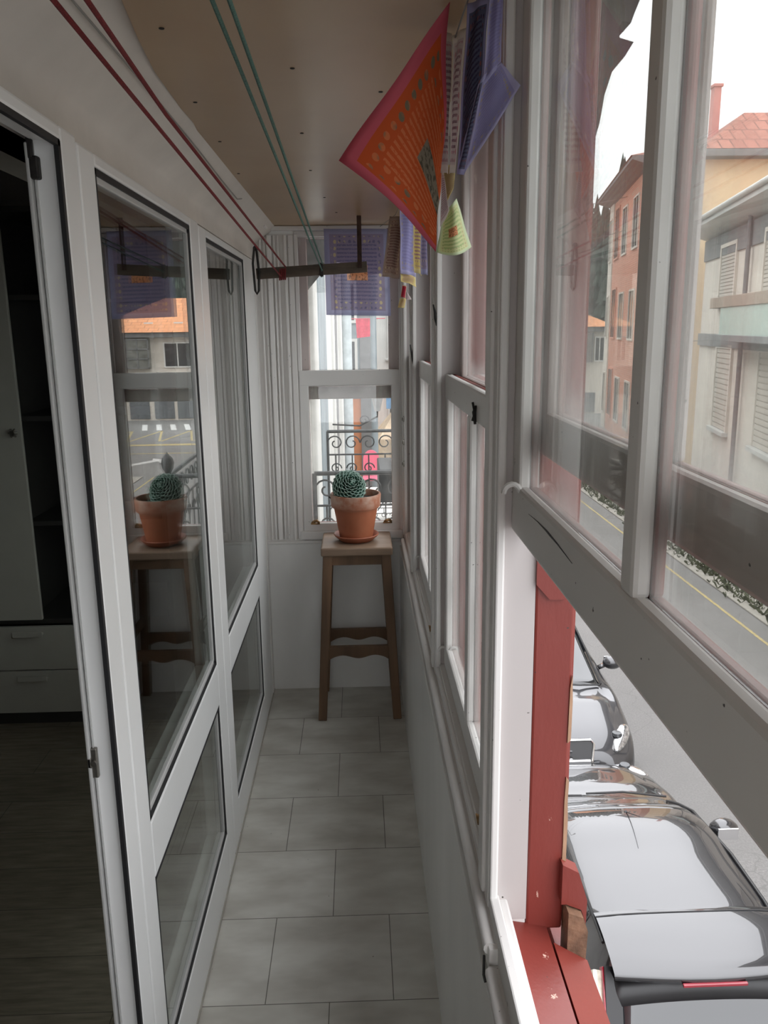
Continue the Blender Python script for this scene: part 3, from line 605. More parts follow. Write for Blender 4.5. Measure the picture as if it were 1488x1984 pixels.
for k, (ax_, az_) in enumerate(((-.112, .958), (-.104, .965), (-.118, .949))):
    leaf(dl, datt, Vector((pc[0]+ax_+.02, pc[1]-.02, az_-.004)), Vector((-1, -.3+.2*k, .35*k-.3)), Vector((0, 0, 1)), .022, .013, .3)
dl.build('dried_leaves', simple('dried_leaf', (0.05, 0.04, 0.03), .9), parent=pt)

# ================================================================ drying rack bar, ropes, cable
rk = thing('drying_rack_bar', (-0.17, 3.25, 1.86), 'weathered wooden clothes-line bar hung across the end window', 'rack')
MB().beam((-0.385, 3.25, 1.862), (0.041, 3.25, 1.884), .018, .040, .002, up=(0, 0, 1)).build('bar', BARW, parent=rk)
MB().box(0.004, 0.021, 3.238, 3.241, 1.88, 2.07, .001).tube([(.0125, 3.236, 1.885), (.0125, 3.242, 1.885)], .005, 10).build('hanging_strap', simple('rusty_strap', (0.07, 0.035, 0.025), .7, .3, var=.3, scale=40), parent=rk)
MB().tube([(-0.388, 3.235, 1.955), (-0.396, 3.24, 1.90), (-0.392, 3.245, 1.80), (-0.386, 3.245, 1.787), (-0.378, 3.245, 1.80), (-0.374, 3.24, 1.87), (-0.380, 3.235, 1.955)], .0045, 8).tube([(-.384, 3.232, 1.955), (-.384, 3.245, 1.955)], .009, 10).build('iron_bracket', IRON, parent=rk, smooth=True)
MB().box(-0.141, -0.128, 3.236, 3.262, 1.850, 1.900, .002).build('rope_clip', IRON, parent=rk)
def rope(name, pts, r, mat, label, wraps=None, group=None):
    mb = MB(); P = [Vector(p) for p in pts]; Q = []
    for i in range(len(P)-1):
        k = max(2, int((P[i+1]-P[i]).length/0.06))
        for j in range(k): Q.append(P[i].lerp(P[i+1], j/k))
    Q.append(P[-1]); mb.tube(Q, r, 8)
    if wraps:
        for w0 in wraps:
            ring = [(w0[0]+.002*math.sin(6.28*k/10), 3.25+.0125*math.cos(2*PI*k/10), w0[1]+.0235*math.sin(2*PI*k/10)) for k in range(11)]
            mb.tube(ring, r*.9, 6)
    return mb.build(name, mat, smooth=True, label=label, category='rope', **({'group': group} if group else {}))
rope('clothes_rope', [(-0.312, YN+.02, 2.035), (-0.295, 0.898, 1.972), (-0.292, 3.236, 1.853)], .0030, REDROPE, 'left strand of red rope strung along the plaster wall', [(-.288, 1.862), (-.281, 1.863), (-.295, 1.861)])
rope('clothes_rope', [(-0.245, YN+.02, 2.045), (-0.262, 0.898, 1.972), (-0.277, 1.305, 1.963), (-0.272, 3.236, 1.886)], .0030, REDROPE, 'right strand of red rope strung beside the ceiling edge', [(-.274, 1.863)])
rope('clothes_rope', [(-0.142, YN+.02, 2.02), (-0.138, 0.899, 1.970), (-0.1335, 3.236, 1.874)], .0026, TEALROPE, 'left strand of teal rope strung under the ceiling', [(-.134, 1.871)])
rope('clothes_rope', [(-0.113, YN+.02, 2.02), (-0.121, 0.899, 1.970), (-0.131, 3.236, 1.898)], .0026, TEALROPE, 'right strand of teal rope strung under the ceiling', [(-.131, 1.872)])
rope('red_cord', [(0.130, 3.50, 2.052), (0.127, 3.492, 2.02), (0.131, 3.49, 2.00), (0.128, 3.49, 1.965)], .0035, REDROPE, 'short dark red cord hanging beside the blue flag')
cb = [(-0.335, YN+.02, 2.060), (-0.345, 1.02, 2.052), (-0.346, 1.5, 2.050), (-0.350, 1.95, 2.048), (-0.356, 2.3, 2.044), (-0.358, 2.62, 2.040), (-0.350, 2.66, 2.047)]
MB().tube(cb, .0016, 6).build('cable', CABLE, smooth=True, label='thin grey cable stapled along the edge of the ceiling', category='cable')

# ================================================================ prayer flags
def flagmat(name, base, border, lines, center=None, alpha=0.25, line_scale=14, dot=(0.7, 0.6, 0.4), lum=0.5):
    mt, n, o = newmat(name)
    uv = n.nodes.new('ShaderNodeUVMap'); sp2 = n.nodes.new('ShaderNodeSeparateXYZ'); n.links.new(uv.outputs[0], sp2.inputs[0])
    def mth(op, a, b=None):
        x = n.nodes.new('ShaderNodeMath'); x.operation = op
        for i, v in enumerate((a, b)):
            if v is None: continue
            if isinstance(v, (int, float)): x.inputs[i].default_value = v
            else: n.links.new(v, x.inputs[i])
        return x.outputs[0]
    u, v = sp2.outputs['X'], sp2.outputs['Y']
    du = mth('ABSOLUTE', mth('SUBTRACT', u, 0.5)); dv = mth('ABSOLUTE', mth('SUBTRACT', v, 0.5))
    rim = mth('MAXIMUM', mth('GREATER_THAN', du, 0.42), mth('GREATER_THAN', dv, 0.44))
    inner = mth('MULTIPLY', mth('LESS_THAN', du, 0.31), mth('LESS_THAN', dv, 0.34))
    lin = mth('GREATER_THAN', mth('SINE', mth('MULTIPLY', v, line_scale*6.283*1.6)), 0.1)
    brk = ramp(n, noise(n, 60, 3, coord='UV'), 0.40, 0.46)
    lin = mth('MULTIPLY', mth('MULTIPLY', lin, inner), brk)
    c = mixc(n, rim, base, border); c = mixc(n, lin, c, lines)
    # motifs in the band between the text block and the hem: small dots on a grid
    vo = n.nodes.new('ShaderNodeTexVoronoi'); vo.feature = 'F1'; vo.inputs['Scale'].default_value = 13; vo.inputs['Randomness'].default_value = 0.15; n.links.new(uv.outputs[0], vo.inputs['Vector'])
    dt = mth('MULTIPLY', mth('LESS_THAN', vo.outputs['Distance'], 0.30), mth('MULTIPLY', mth('SUBTRACT', 1.0, inner), mth('MULTIPLY', mth('LESS_THAN', du, 0.40), mth('LESS_THAN', dv, 0.42))))
    c = mixc(n, dt, c, mixc(n, ramp(n, noise(n, 9, 2, coord='UV'), 0.45, 0.55), dot, lines))
    if center:
        ce = mth('MULTIPLY', mth('LESS_THAN', du, 0.16), mth('LESS_THAN', dv, 0.09))
        cc = mixc(n, ramp(n, noise(n, 30, 4, coord='UV'), 0.50, 0.58), center, tuple(x*.45 for x in center))
        c = mixc(n, ce, c, cc)
    df = n.nodes.new('ShaderNodeBsdfDiffuse'); tl = n.nodes.new('ShaderNodeBsdfTranslucent'); tr = n.nodes.new('ShaderNodeBsdfTransparent')
    n.links.new(c, df.inputs[0]); n.links.new(c, tl.inputs[0]); n.links.new(mixc(n, 0.5, c, (1, 1, 1)), tr.inputs[0])
    m1 = n.nodes.new('ShaderNodeMixShader'); m1.inputs[0].default_value = lum; n.links.new(df.outputs[0], m1.inputs[1]); n.links.new(tl.outputs[0], m1.inputs[2])
    m2 = n.nodes.new('ShaderNodeMixShader'); m2.inputs[0].default_value = alpha; n.links.new(m1.outputs[0], m2.inputs[1]); n.links.new(tr.outputs[0], m2.inputs[2])
    n.links.new(m2.outputs[0], o.inputs[0]); return mt
F_PUR = flagmat('blue_violet_flag', (0.40, 0.34, 0.48), (0.46, 0.46, 0.64), (0.25, 0.23, 0.38), (0.85, 0.45, 0.25), alpha=.50)
F_ORA = flagmat('orange_flag', (0.72, 0.17, 0.06), (0.72, 0.19, 0.25), (0.80, 0.30, 0.13), (0.40, 0.36, 0.28), alpha=.06, dot=(0.30, 0.26, 0.18), lum=.55)
F_WHI = flagmat('white_flag', (0.66, 0.60, 0.60), (0.78, 0.74, 0.70), (0.34, 0.22, 0.26), None, alpha=.08, dot=(0.6, 0.2, 0.25))
F_BLU = flagmat('slate_blue_flag', (0.20, 0.21, 0.32), (0.55, 0.54, 0.76), (0.10, 0.09, 0.16), None, alpha=.06, dot=(0.5, 0.2, 0.18), lum=.6)
F_LIL = flagmat('lilac_flag', (0.50, 0.48, 0.74), (0.66, 0.64, 0.86), (0.42, 0.40, 0.66), None, alpha=.08, lum=.6)
F_TAN = flagmat('tan_flag', (0.50, 0.40, 0.24), (0.70, 0.60, 0.30), (0.42, 0.30, 0.16), None, alpha=.05)
F_GRN = flagmat('yellow_green_flag', (0.78, 0.80, 0.50), (0.76, 0.84, 0.62), (0.52, 0.64, 0.34), (0.85, 0.45, 0.25), alpha=.10, line_scale=8)
F_BRN = flagmat('faded_rose_flag', (0.48, 0.36, 0.30), (0.52, 0.42, 0.36), (0.28, 0.16, 0.14), None, alpha=.10)
F_YEL = flagmat('pale_yellow_flag', (0.78, 0.66, 0.28), (0.82, 0.72, 0.42), (0.45, 0.25, 0.35), None, alpha=.08)
F_RED = flagmat('crimson_flag', (0.55, 0.06, 0.10), (0.80, 0.72, 0.60), (0.4, 0.04, 0.08), None, alpha=.05)
def cloth(corners, nu=14, nv=18, ripple=.004, sag=(0, 0, 0), freq=2.2, ph=0.0):
    TL, TR, BR, BL = [Vector(c) for c in corners]; P = []; nrm = (TR-TL).cross(BL-TL).normalized()
    for i in range(nv+1):
        v = i/nv; rowp = []
        for j in range(nu+1):
            u = j/nu; p = TL.lerp(TR, u).lerp(BL.lerp(BR, u), v)
            p = p+nrm*(ripple*math.sin(u*PI*freq+ph+v*1.2)+ripple*.4*math.sin(v*PI*3+u*2))+Vector(sag)*(math.sin(PI*u)*math.sin(PI*v*.5))
            rowp.append(p)
        P.append(rowp)
    return P
def flag(name, corners, mat, label, parent=None, part=None, cat='prayer flag', group='prayer flags strung along the windows', uvr=(0, 1, 0, 1), **k):
    P = cloth(corners, **k); mb = MB().grid(P)
    if parent: o = mb.build(part or 'cloth', mat, parent=parent, smooth='all', rec=False)
    else: o = mb.build(name, mat, smooth='all', rec=False, label=label, category=cat, group=group)
    nu, nv = len(P[0]), len(P); uvl = o.data.uv_layers.new(name='UVMap')
    for l in o.data.loops:
        i, j = divmod(l.vertex_index, nu)
        uvl.data[l.index].uv = (uvr[0]+(uvr[1]-uvr[0])*j/(nu-1), uvr[2]+(uvr[3]-uvr[2])*(1-i/(nv-1)))
    md = o.modifiers.new('thick', 'SOLIDIFY'); md.thickness = 0.0006
    return o
MB().tube([(0.10, 3.50, 2.060), (0.140, 3.0, 2.040), (0.150, 2.5, 2.040), (0.150, 2.0, 2.048), (0.148, 1.5, 2.055), (0.150, 1.15, 2.062), (0.150, 0.6, 2.065)], .0012, 6).build('flag_string', CABLE, label='thin string carrying the prayer flags along the window heads', category='string')
flag('prayer_flag', [(-0.130, 3.452, 2.048), (0.131, 3.452, 2.046), (0.139, 3.46, 1.702), (-0.129, 3.456, 1.709)], F_PUR, 'blue and violet prayer flag hanging flat in front of the end window', ripple=.0025)
flag('prayer_flag', [(0.128, 1.17, 2.064), (0.131, 1.28, 1.882), (0.116, 1.22, 1.757), (-0.019, 1.17, 1.871)], F_ORA, 'large orange prayer flag with pink hem hanging in a point', ripple=.004, sag=(.0, -.03, 0.004), uvr=(1, .35, 1, 0))
wf = thing('prayer_flag', (0.142, 1.27, 2.05), 'whitish printed prayer flag folded into a strip behind the orange one', 'prayer flag', group='prayer flags strung along the windows')
flag('', [(0.131, 1.27, 2.063), (0.146, 1.29, 2.063), (0.138, 1.27, 1.872), (0.126, 1.25, 1.870)], F_WHI, '', parent=wf, part='front_fold', ripple=.002)
flag('', [(0.146, 1.29, 2.063), (0.160, 1.26, 2.063), (0.147, 1.27, 1.873), (0.138, 1.27, 1.872)], F_WHI, '', parent=wf, part='back_fold', ripple=.002)
flag('', [(0.126, 1.25, 1.872), (0.129, 1.252, 1.870), (0.138, 1.25, 1.818), (0.125, 1.25, 1.795)], F_WHI, '', parent=wf, part='lower_corner', ripple=.001)
flag('prayer_flag', [(0.1335, 1.33, 1.894), (0.156, 1.33, 1.896), (0.153, 1.33, 1.862), (0.140, 1.33, 1.836)], F_TAN, 'tan prayer flag showing as a small fold below the white strip', ripple=.001)
bf = thing('prayer_flag', (0.17, 1.17, 2.05), 'slate blue prayer flag with a lilac corner sticking out', 'prayer flag', group='prayer flags strung along the windows')
flag('', [(0.1515, 1.175, 2.064), (0.176, 1.15, 2.064), (0.166, 1.16, 1.93), (0.141, 1.20, 1.860)], F_BLU, '', parent=bf, part='dark_fold', ripple=.003)
flag('', [(0.170, 1.10, 2.052), (0.186, 1.10, 2.052), (0.185, 1.10, 1.970), (0.163, 1.10, 1.945)], F_LIL, '', parent=bf, part='upper_fold', ripple=.003)
flag('', [(0.163, 1.10, 1.957), (0.185, 1.10, 1.972), (0.2065, 1.08, 1.940), (0.142, 1.12, 1.844)], F_LIL, '', parent=bf, part='corner_fold', ripple=.002)
flag('', [(0.157, 1.105, 1.948), (0.164, 1.10, 1.958), (0.142, 1.12, 1.844), (0.133, 1.125, 1.846)], F_BLU, '', parent=bf, part='hem', ripple=.001)
flag('prayer_flag', [(0.154, 1.50, 1.842), (0.178, 1.50, 1.872), (0.205, 1.50, 1.790), (0.143, 1.50, 1.782)], F_GRN, 'pale yellow-green prayer flag fanned out like a bell near the post', ripple=.006, sag=(0, -.02, -.012))
flag('prayer_flag', [(0.120, 3.0, 2.036), (0.178, 3.02, 2.036), (0.150, 3.0, 1.822), (0.092, 2.98, 1.832)], F_BRN, 'faded rose prayer flag hanging next to the blue one', ripple=.006, freq=3)
flag('prayer_flag', [(0.141, 2.70, 2.04), (0.194, 2.74, 2.04), (0.188, 2.72, 1.812), (0.142, 2.68, 1.822)], F_LIL, 'small violet and blue prayer flag with a yellow hem', ripple=.004, freq=3)
flag('prayer_flag', [(0.140, 2.69, 1.826), (0.190, 2.71, 1.812), (0.192, 2.70, 1.780), (0.141, 2.68, 1.798)], F_YEL, 'yellow prayer flag edge below the small violet one', ripple=.003)
flag('prayer_flag', [(0.166, 2.50, 2.04), (0.198, 2.52, 2.04), (0.194, 2.5, 1.802), (0.172, 2.48, 1.812)], F_YEL, 'pale yellow prayer flag behind the tip of the orange one', ripple=.005)
flag('prayer_flag', [(0.183, 2.40, 2.045), (0.207, 2.42, 2.045), (0.204, 2.4, 1.798), (0.184, 2.38, 1.80)], F_PUR, 'narrow violet prayer flag between yellow flag and window post', ripple=.004)
tf = thing('prayer_flag', (0.15, 2.7, 1.75), 'tiny crumpled red and yellow scrap of flag dangling lowest', 'prayer flag', group='prayer flags strung along the windows')
flag('', [(0.146, 2.70, 1.788), (0.160, 2.70, 1.784), (0.156, 2.70, 1.744), (0.140, 2.70, 1.748)], F_RED, '', parent=tf, part='red_piece', ripple=.003, nu=6, nv=6)
flag('', [(0.157, 2.71, 1.775), (0.162, 2.71, 1.765), (0.177, 2.71, 1.742), (0.145, 2.71, 1.738)], F_WHI, '', parent=tf, part='pale_corner', ripple=.003, nu=6, nv=6)
flag('', [(0.139, 2.70, 1.746), (0.158, 2.70, 1.744), (0.153, 2.70, 1.715), (0.131, 2.70, 1.716)], F_YEL, '', parent=tf, part='yellow_piece', ripple=.003, nu=6, nv=6)

# ================================================================ STREET
G = -3.65
MB().box(-30, 60, -20, 120, G-0.2, G).build('street', ASPH, origin=(0, 0, G), label='cracked grey asphalt street below the windows', category='street', kind='structure')
MB().box(7.7, 9.0, 6, 22, G, G+0.02).build('dark_asphalt_strip', ASPH2, label='dark asphalt strip along the foot of the cream house', category='pavement', kind='structure')
MB().box(7.25, 7.7, 6, 30, G, G+0.035, .01).build('kerb', CONC, label='pale concrete kerb strip along the weeds', category='kerb', kind='structure')
MB().box(6.81, 6.87, 6, 30, G, G+0.004).build('yellow_line', YELL, label='yellow no-parking line painted beside the kerb', category='road marking')
wb = MB()
for k in range(900):
    x = 7.55+random.gauss(0, .14); y = 6+random.random()*22; h = .04+random.random()*.13
    for q in range(3):
        a = random.random()*6.28; dx, dy = math.cos(a)*h*.6, math.sin(a)*h*.6
        wb.add([(x-.012, y, G+.03), (x+.012, y, G+.03), (x+dx+.01, y+dy, G+.03+h*.8), (x+dx*1.4, y+dy*1.4, G+.03+h*.6)], [(0, 1, 2, 3)])
wb.build('weeds', WEED, kind='stuff', label='scruffy weeds growing along the kerb', category='weeds', rec=False)
# road paint in the distance (seen mirrored in the balcony glass)
def flat(name, poly, mat, label, h=.006): return MB().prism(poly, G, G+h).build(name, mat, label=label, category='road marking')
flat('road_arrow', [(7.1, 34.0), (8.0, 34.6), (7.9, 34.1), (9.3, 31.9), (9.0, 31.8), (7.6, 33.8), (7.3, 33.2)], WROAD, 'white arrow painted on the road')
flat('edge_line', [(4.5, 38.6), (12.2, 38.6), (12.2, 39.0), (4.5, 39.3)], YELL, 'thick yellow line painted across the road')
flat('edge_line', [(4.5, 36.0), (11.8, 36.0), (11.8, 36.15), (4.5, 36.15)], YELL, 'thin yellow line painted nearer on the road')
zz = MB()
for k in range(5):
    x = 4.2+k*1.6
    zz.prism([(x, 40.2), (x+.12, 40.2), (x+1.0, 44.5), (x+.88, 44.5)], G, G+.006).prism([(x+1.0, 44.5), (x+.88, 44.5), (x+1.5, 40.2), (x+1.62, 40.2)], G, G+.006)
zz.build('zigzag_marking', YELL, label='yellow zigzag lines painted before the orange-roofed house', category='road marking')
hz = MB()
for k in range(5): hz.prism([(7.6+k*.8, 44.8), (7.9+k*.8, 44.8), (8.6+k*.8, 47.6), (8.3+k*.8, 47.6)], G, G+.008)
hz.build('hatched_marking', WROAD, label='white hatched marking painted on the far road', category='road marking')

# ---------------------------------------------------------------- houses
def window_on(parent, x, y, z0, z1, wd, frame, glass_m, sill=None, shutter=None, out=-1, ax='x', depth=.06):
    """window on a wall whose outside normal is -y (ax='x': width along x) in the parent's own coordinates"""
    f = MB()
    f.box(x-wd/2-.08, x-wd/2, y-depth, y+.02, z0-.08, z1+.08).box(x+wd/2, x+wd/2+.08, y-depth, y+.02, z0-.08, z1+.08).box(x-wd/2, x+wd/2, y-depth, y+.02, z1, z1+.08).box(x-wd/2, x+wd/2, y-depth, y+.02, z0-.08, z0)
    f.box(x-.03, x+.03, y-depth*.7, y+.02, z0, z1)
    fo = f.build('window', frame, parent=parent)
    MB().box(x-wd/2, x+wd/2, y-depth*.4, y+.02, z0, z1).build('pane', glass_m, parent=fo)
    if shutter:
        s_ = MB(); n_ = max(4, int((z1-z0)/.12))
        for k in range(n_): zc = z0+(z1-z0)*(k+.5)/n_; s_.box(x-wd/2, x+wd/2, y-depth*.9, y-depth*.5, zc-(z1-z0)/n_*.42, zc+(z1-z0)/n_*.42)
        s_.build('shutter', shutter, parent=fo)
    if sill: MB().box(x-wd/2-.15, x+wd/2+.15, y-depth-.12, y+.02, z0-.16, z0-.08, .01).build('sill', sill, parent=fo)
    return fo
# cream house opposite: local x runs along the facade towards the far end, facade faces local -y side (the street)
ang = math.atan2(0.982, 0.191)
ch = local_thing('cream_house', (9.37, 18.17, 0), 'cream two-storey house with grey bands across the street', 'house', rotz=ang)
# in local frame the street lies on +y (left of travel), so build with outside = +y
def to_out(mbx): mbx.v = [(x, -y, z) for x, y, z in mbx.v]; return mbx
MB().box(-16, 8.0, -9, 0, G, 4.15).build('wall', CREAM, parent=ch)
MB().box(-16, 8.0, 0, .05, 3.55, 4.15).build('grey_band', GREYB, parent=ch)
MB().box(-16, 8.0, 0, .07, 1.02, 1.38).build('grey_band', GREYB, parent=ch)
MB().prism([(-.2, 4.15), (.62, 4.42), (.62, 4.54), (.50, 4.60), (-.2, 4.45)], -16.2, 8.3, 'x').build('eave', GUTT, parent=ch)
MB().tube([(-16.2, .66, 4.60), (8.3, .66, 4.60)], .07, 10).build('gutter', GUTT, parent=ch, smooth=True)
MB().prism([(.60, 4.62), (-4.5, 6.0), (-9.2, 4.6), (-9.2, 4.4), (-.2, 4.3)], -16.3, 8.4, 'x').build('roof', ROOFO, parent=ch)
def win_ch(s0, s1, z0, z1, sill=True, top_dark=True):
    f = MB(); f.box(s0-.1, s0, -.02, .07, z0, z1).box(s1, s1+.1, -.02, .07, z0, z1).box(s0-.1, s1+.1, -.02, .07, z1, z1+.1)
    fo = f.build('window', CREAM, parent=ch); n_ = 16; s_ = MB()
    for k in range(n_): zc = z0+(z1-z0)*(k+.5)/n_; s_.box(s0, s1, .0, .035, zc-(z1-z0)/n_*.40, zc+(z1-z0)/n_*.40)
    s_.build('shutter', CREAMD, parent=fo)
    MB().box(s0, s1, -.01, .01, z0, z1).build('pane', CREAMD, parent=fo)
    if sill: MB().box(s0-.15, s1+.15, -.01, .16, z0-.12, z0, .01).build('sill', GUTT, parent=fo)
for s0, s1 in ((4.1, 5.7), (-0.2, 1.4), (-4.2, -2.6), (-8.2, -6.6)):
    win_ch(s0, s1, 2.22, 3.75); win_ch(s0-.3, s1-.3, -1.25, 1.0)
MB().tube([(2.65, .12, 4.3), (2.5, .12, G)], .06, 8).build('downpipe', simple('grey_downpipe', (.16, .16, .16), .5), parent=ch, smooth=True)
bal = MB().box(-3.0, 3.5, .05, .75, 2.06, 2.32, .01).build('balcony_rail_board', TANB, parent=ch)
MB().box(-3.0, 2.4, .68, .72, 1.40, 2.06).build('balcony_panel', TURQ, parent=ch)
MB().box(-3.1, 3.2, 0, .8, 1.25, 1.40, .01).build('balcony_slab', GREYB, parent=ch)
# yellow house behind with red roof and chimney
yh = local_thing('yellow_house', (11.5, 28.3, 0), 'taller yellow house with faded red hipped roof and chimney', 'house', rotz=0.0)
MB().box(0, 9, 0, 3.4, G, 7.0).build('wall', YELLOWR, parent=yh)
MB().box(-.25, 9.4, -.5, 3.7, 6.98, 7.22, .03).build('eave', GREYB, parent=yh)
MB().add([(-.25, -.5, 7.22), (9.4, -.5, 7.22), (9.4, 3.7, 7.22), (-.25, 3.7, 7.22), (2.0, 1.6, 8.78), (7.4, 1.6, 8.78)], [(0, 1, 5, 4), (1, 2, 5), (2, 3, 4, 5), (3, 0, 4), (3, 2, 1, 0)]).build('roof', ROOFR, parent=yh)
MB().box(.74, 0.98, 1.2, 1.5, 7.3, 9.5).box(.69, 1.03, 1.15, 1.55, 9.5, 9.6, .02).build('chimney', PINKR, parent=yh)
MB().box(3.2, 3.9, .3, .8, 7.9, 8.1, .02).build('roof_window', WHITER, parent=yh)
# salmon brick house with cream corner
bh = local_thing('brick_house', (13.30, 44.0, 0), 'salmon brick house with cream corner strip and grey eaves', 'house', rotz=math.atan2(-.985, -.174))
MB().box(0, 11.3, 0, 3.4, G, 7.8).build('wall', BRICK, parent=bh)
MB().box(-.03, 1.4, -.06, 3.45, G, 7.8).build('corner_strip', CREAM, parent=bh)
MB().prism([(-.7, 7.86), (0, 7.62), (3.4, 7.62), (3.8, 7.86), (3.8, 8.0), (-.7, 8.0)], -.35, 11.5, 'x').build('eave', GREYB, parent=bh)
MB().add([(-.4, -.75, 8.0), (11.5, -.75, 8.0), (11.5, 3.9, 8.0), (-.4, 3.9, 8.0), (1.2, 1.6, 8.7), (9.6, 1.6, 8.7)], [(0, 1, 5, 4), (1, 2, 5), (2, 3, 4, 5), (3, 0, 4), (3, 2, 1, 0)]).build('roof', ROOFR, parent=bh)
for zb in (-2.8, 1.1, 4.9):
    window_on(bh, .7, -.05, zb, zb+2.0, .7, CREAM, DARKW); window_on(bh, 2.8, 0.0, zb, zb+2.3, 1.4, BRICK, DARKW); window_on(bh, 5.4, 0, zb, zb+2.0, 1.3, CREAM, DARKW); window_on(bh, 8.6, 0, zb, zb+2.0, 1.3, CREAM, DARKW)
# orange roofed house at the end of the street
oh = local_thing('orange_roofed_house', (8.0, 50.0, 0), 'low cream house with bright orange tiled roof at the end of the street', 'house')
MB().box(0, 7.2, 0, 9, G, 1.5).build('wall', CREAM, parent=oh)
MB().box(-.3, 7.5, -.45, 9.3, 1.32, 1.62, .02).build('eave', GREYB, parent=oh)
MB().add([(-.4, -.6, 1.62), (7.6, -.6, 1.62), (7.6, 9.4, 1.62), (-.4, 9.4, 1.62), (1.2, 4.5, 3.75), (3.6, 4.5, 3.75), (5.4, 3.5, 2.65)], [(0, 1, 6, 5, 4), (1, 2, 6), (6, 2, 5), (2, 3, 4, 5), (3, 0, 4), (3, 2, 1, 0)]).build('roof', ROOFO, parent=oh)
for x_ in (1.7, 3.5, 5.4): MB().box(x_, x_+.55, .6, 1.3, 2.05, 2.2, .02).build('roof_window', WHITER, parent=oh)
g_ = MB().box(3.6, 6.2, -.5, .02, -.5, 1.22, .02).build('bay_window', simple('grey_brown_glazing', (.20, .20, .18), .3, var=.3, scale=2), parent=oh)
fr_ = MB()
for k in range(5): fr_.box(3.6+k*.64, 3.66+k*.64, -.54, -.48, -.5, 1.22)
for zq in (-.5, .05, .62, 1.18): fr_.box(3.6, 6.2, -.54, -.48, zq, zq+.06)
fr_.build('glazing_bars', GREYB, parent=g_)
window_on(oh, 2.0, 0, -.4, .95, 1.5, WHITER, DARKW); window_on(oh, 6.75, 0, -.4, .95, .5, WHITER, DARKW)
for x_ in (1.6, 3.0, 4.5, 6.0): MB().box(x_-.6, x_+.6, -.05, .02, G+.1, G+1.3, .01).build('garage_door', simple('grey_garage_door', (.16, .17, .18), .5), parent=oh)
# white house far along our side and small pieces beyond
wh = local_thing('white_house', (0.66, 32.0, 0), 'plain white house far along our side of the street', 'house')
MB().box(0, 3.2, 0, 8, G, 6.0).build('wall', WHITER, parent=wh)
MB().add([(-.3, -.4, 6.0), (3.5, -.4, 6.0), (3.5, 8.3, 6.0), (-.3, 8.3, 6.0), (1.6, -.4, 7.0), (1.6, 8.3, 7.0)], [(0, 4, 5, 3), (1, 2, 5, 4), (0, 1, 4), (2, 3, 5), (3, 2, 1, 0)]).build('roof', ROOFO, parent=wh)
for zb in (-2.4, .6, 3.3):
    window_on(wh, .9, 0, zb, zb+1.5, .7, WHITER, DARKW, sill=GUTT); window_on(wh, 2.3, 0, zb, zb+1.5, .7, WHITER, DARKW, sill=GUTT)
gh = local_thing('terraced_house', (-3.5, 24.0, 0), 'blue-grey terraced house with an orange ground floor', 'house')
MB().box(0, 3.82, 0, 7, -0.35, 6.0).build('upper_wall', GREYBL, parent=gh)
MB().box(0, 3.80, 0.02, 7, G, -0.35).build('lower_wall', ORANGER, parent=gh)
MB().box(-.1, 3.9, -.3, 7.2, 6.0, 6.3, .03).build('roof', ROOFO, parent=gh)
MB().box(3.55, 3.86, -.06, .02, G, 6.0).build('pilaster', GREYB, parent=gh)
window_on(gh, 3.0, 0, 1.9, 2.9, .8, WHITER, DARKW); window_on(gh, 3.0, 0, .2, 1.3, .8, WHITER, DARKW)
aw = thing('market_stall', (.95, 20, G), 'beige canopy stall with blue trim down the street', 'stall')
MB().add([(.45, 19.4, -.95), (1.7, 19.4, -.95), (1.7, 21.4, -.95), (.45, 21.4, -.95), (1.05, 20.4, -.1)], [(0, 1, 4), (1, 2, 4), (2, 3, 4), (3, 0, 4)]).box(.45, 1.7, 19.4, 21.4, -1.5, -.95).build('canopy', simple('beige_canvas', (.62, .48, .34), .9), parent=aw)
MB().box(.72, 1.9, 21.5, 21.6, -.42, .05).build('blue_trim', simple('blue_canvas', (.20, .38, .62), .8), parent=aw)
for px_, py_ in ((.5, 19.45), (1.65, 19.45), (1.65, 21.35), (.5, 21.35)): MB().tube([(px_, py_, G), (px_, py_, -.95)], .03, 8).build('pole', METAL, parent=aw)

# ---------------------------------------------------------------- neighbouring facade and balcony along our own side
nf = thing('neighbour_facade', (-0.5, 12, G), 'white neighbouring facade with mouldings just outside the end window', 'facade')
MB().box(-1.6, -0.30, 3.87, 23.5, G, 6.0).build('wall', WHITER, parent=nf)
MB().box(-0.305, -0.255, 3.87, 4.02, G, 5.9, .01).box(-.305, -.262, 5.0, 5.5, G, 5.9, .01).box(-.305, -.27, 9.4, 9.7, G, 5.9, .01).box(-.305, -.25, 12.5, 13.2, G, 5.9, .01).box(-.305, -.26, 16, 17, G, 5.9, .01).build('pilasters', WHITER, parent=nf)
MB().box(-.305, -.285, 6.2, 7.5, -.15, 2.6, .005).build('window_reveal', GREYBL, parent=nf)
MB().box(-.305, -.285, 10.2, 11.4, -.15, 2.6, .005).build('window_reveal', GREYB, parent=nf)
qn = MB()
for k in range(46): qn.box(-.30, -.272, 9.95, 10.12, G+k*.2+.02, G+k*.2+.17, .01)
qn.build('quoins', GREYB, parent=nf)
MB().tube([(-.20, 15.0, G), (-.20, 15.0, 5.9)], .09, 10).build('downpipe', simple('pale_blue_downpipe', (.52, .58, .60), .5), parent=nf, smooth=True)
MB().prism([(-1.6, 1.84), (-.27, 1.86), (-.19, 1.95), (-.10, 2.01), (-.02, 1.93), (.20, 1.95), (.20, 2.5), (-1.6, 2.5)], 4.15, 4.6, 'y').build('eave', simple('dark_eave_boards', (.03, .028, .025), .8), parent=nf)
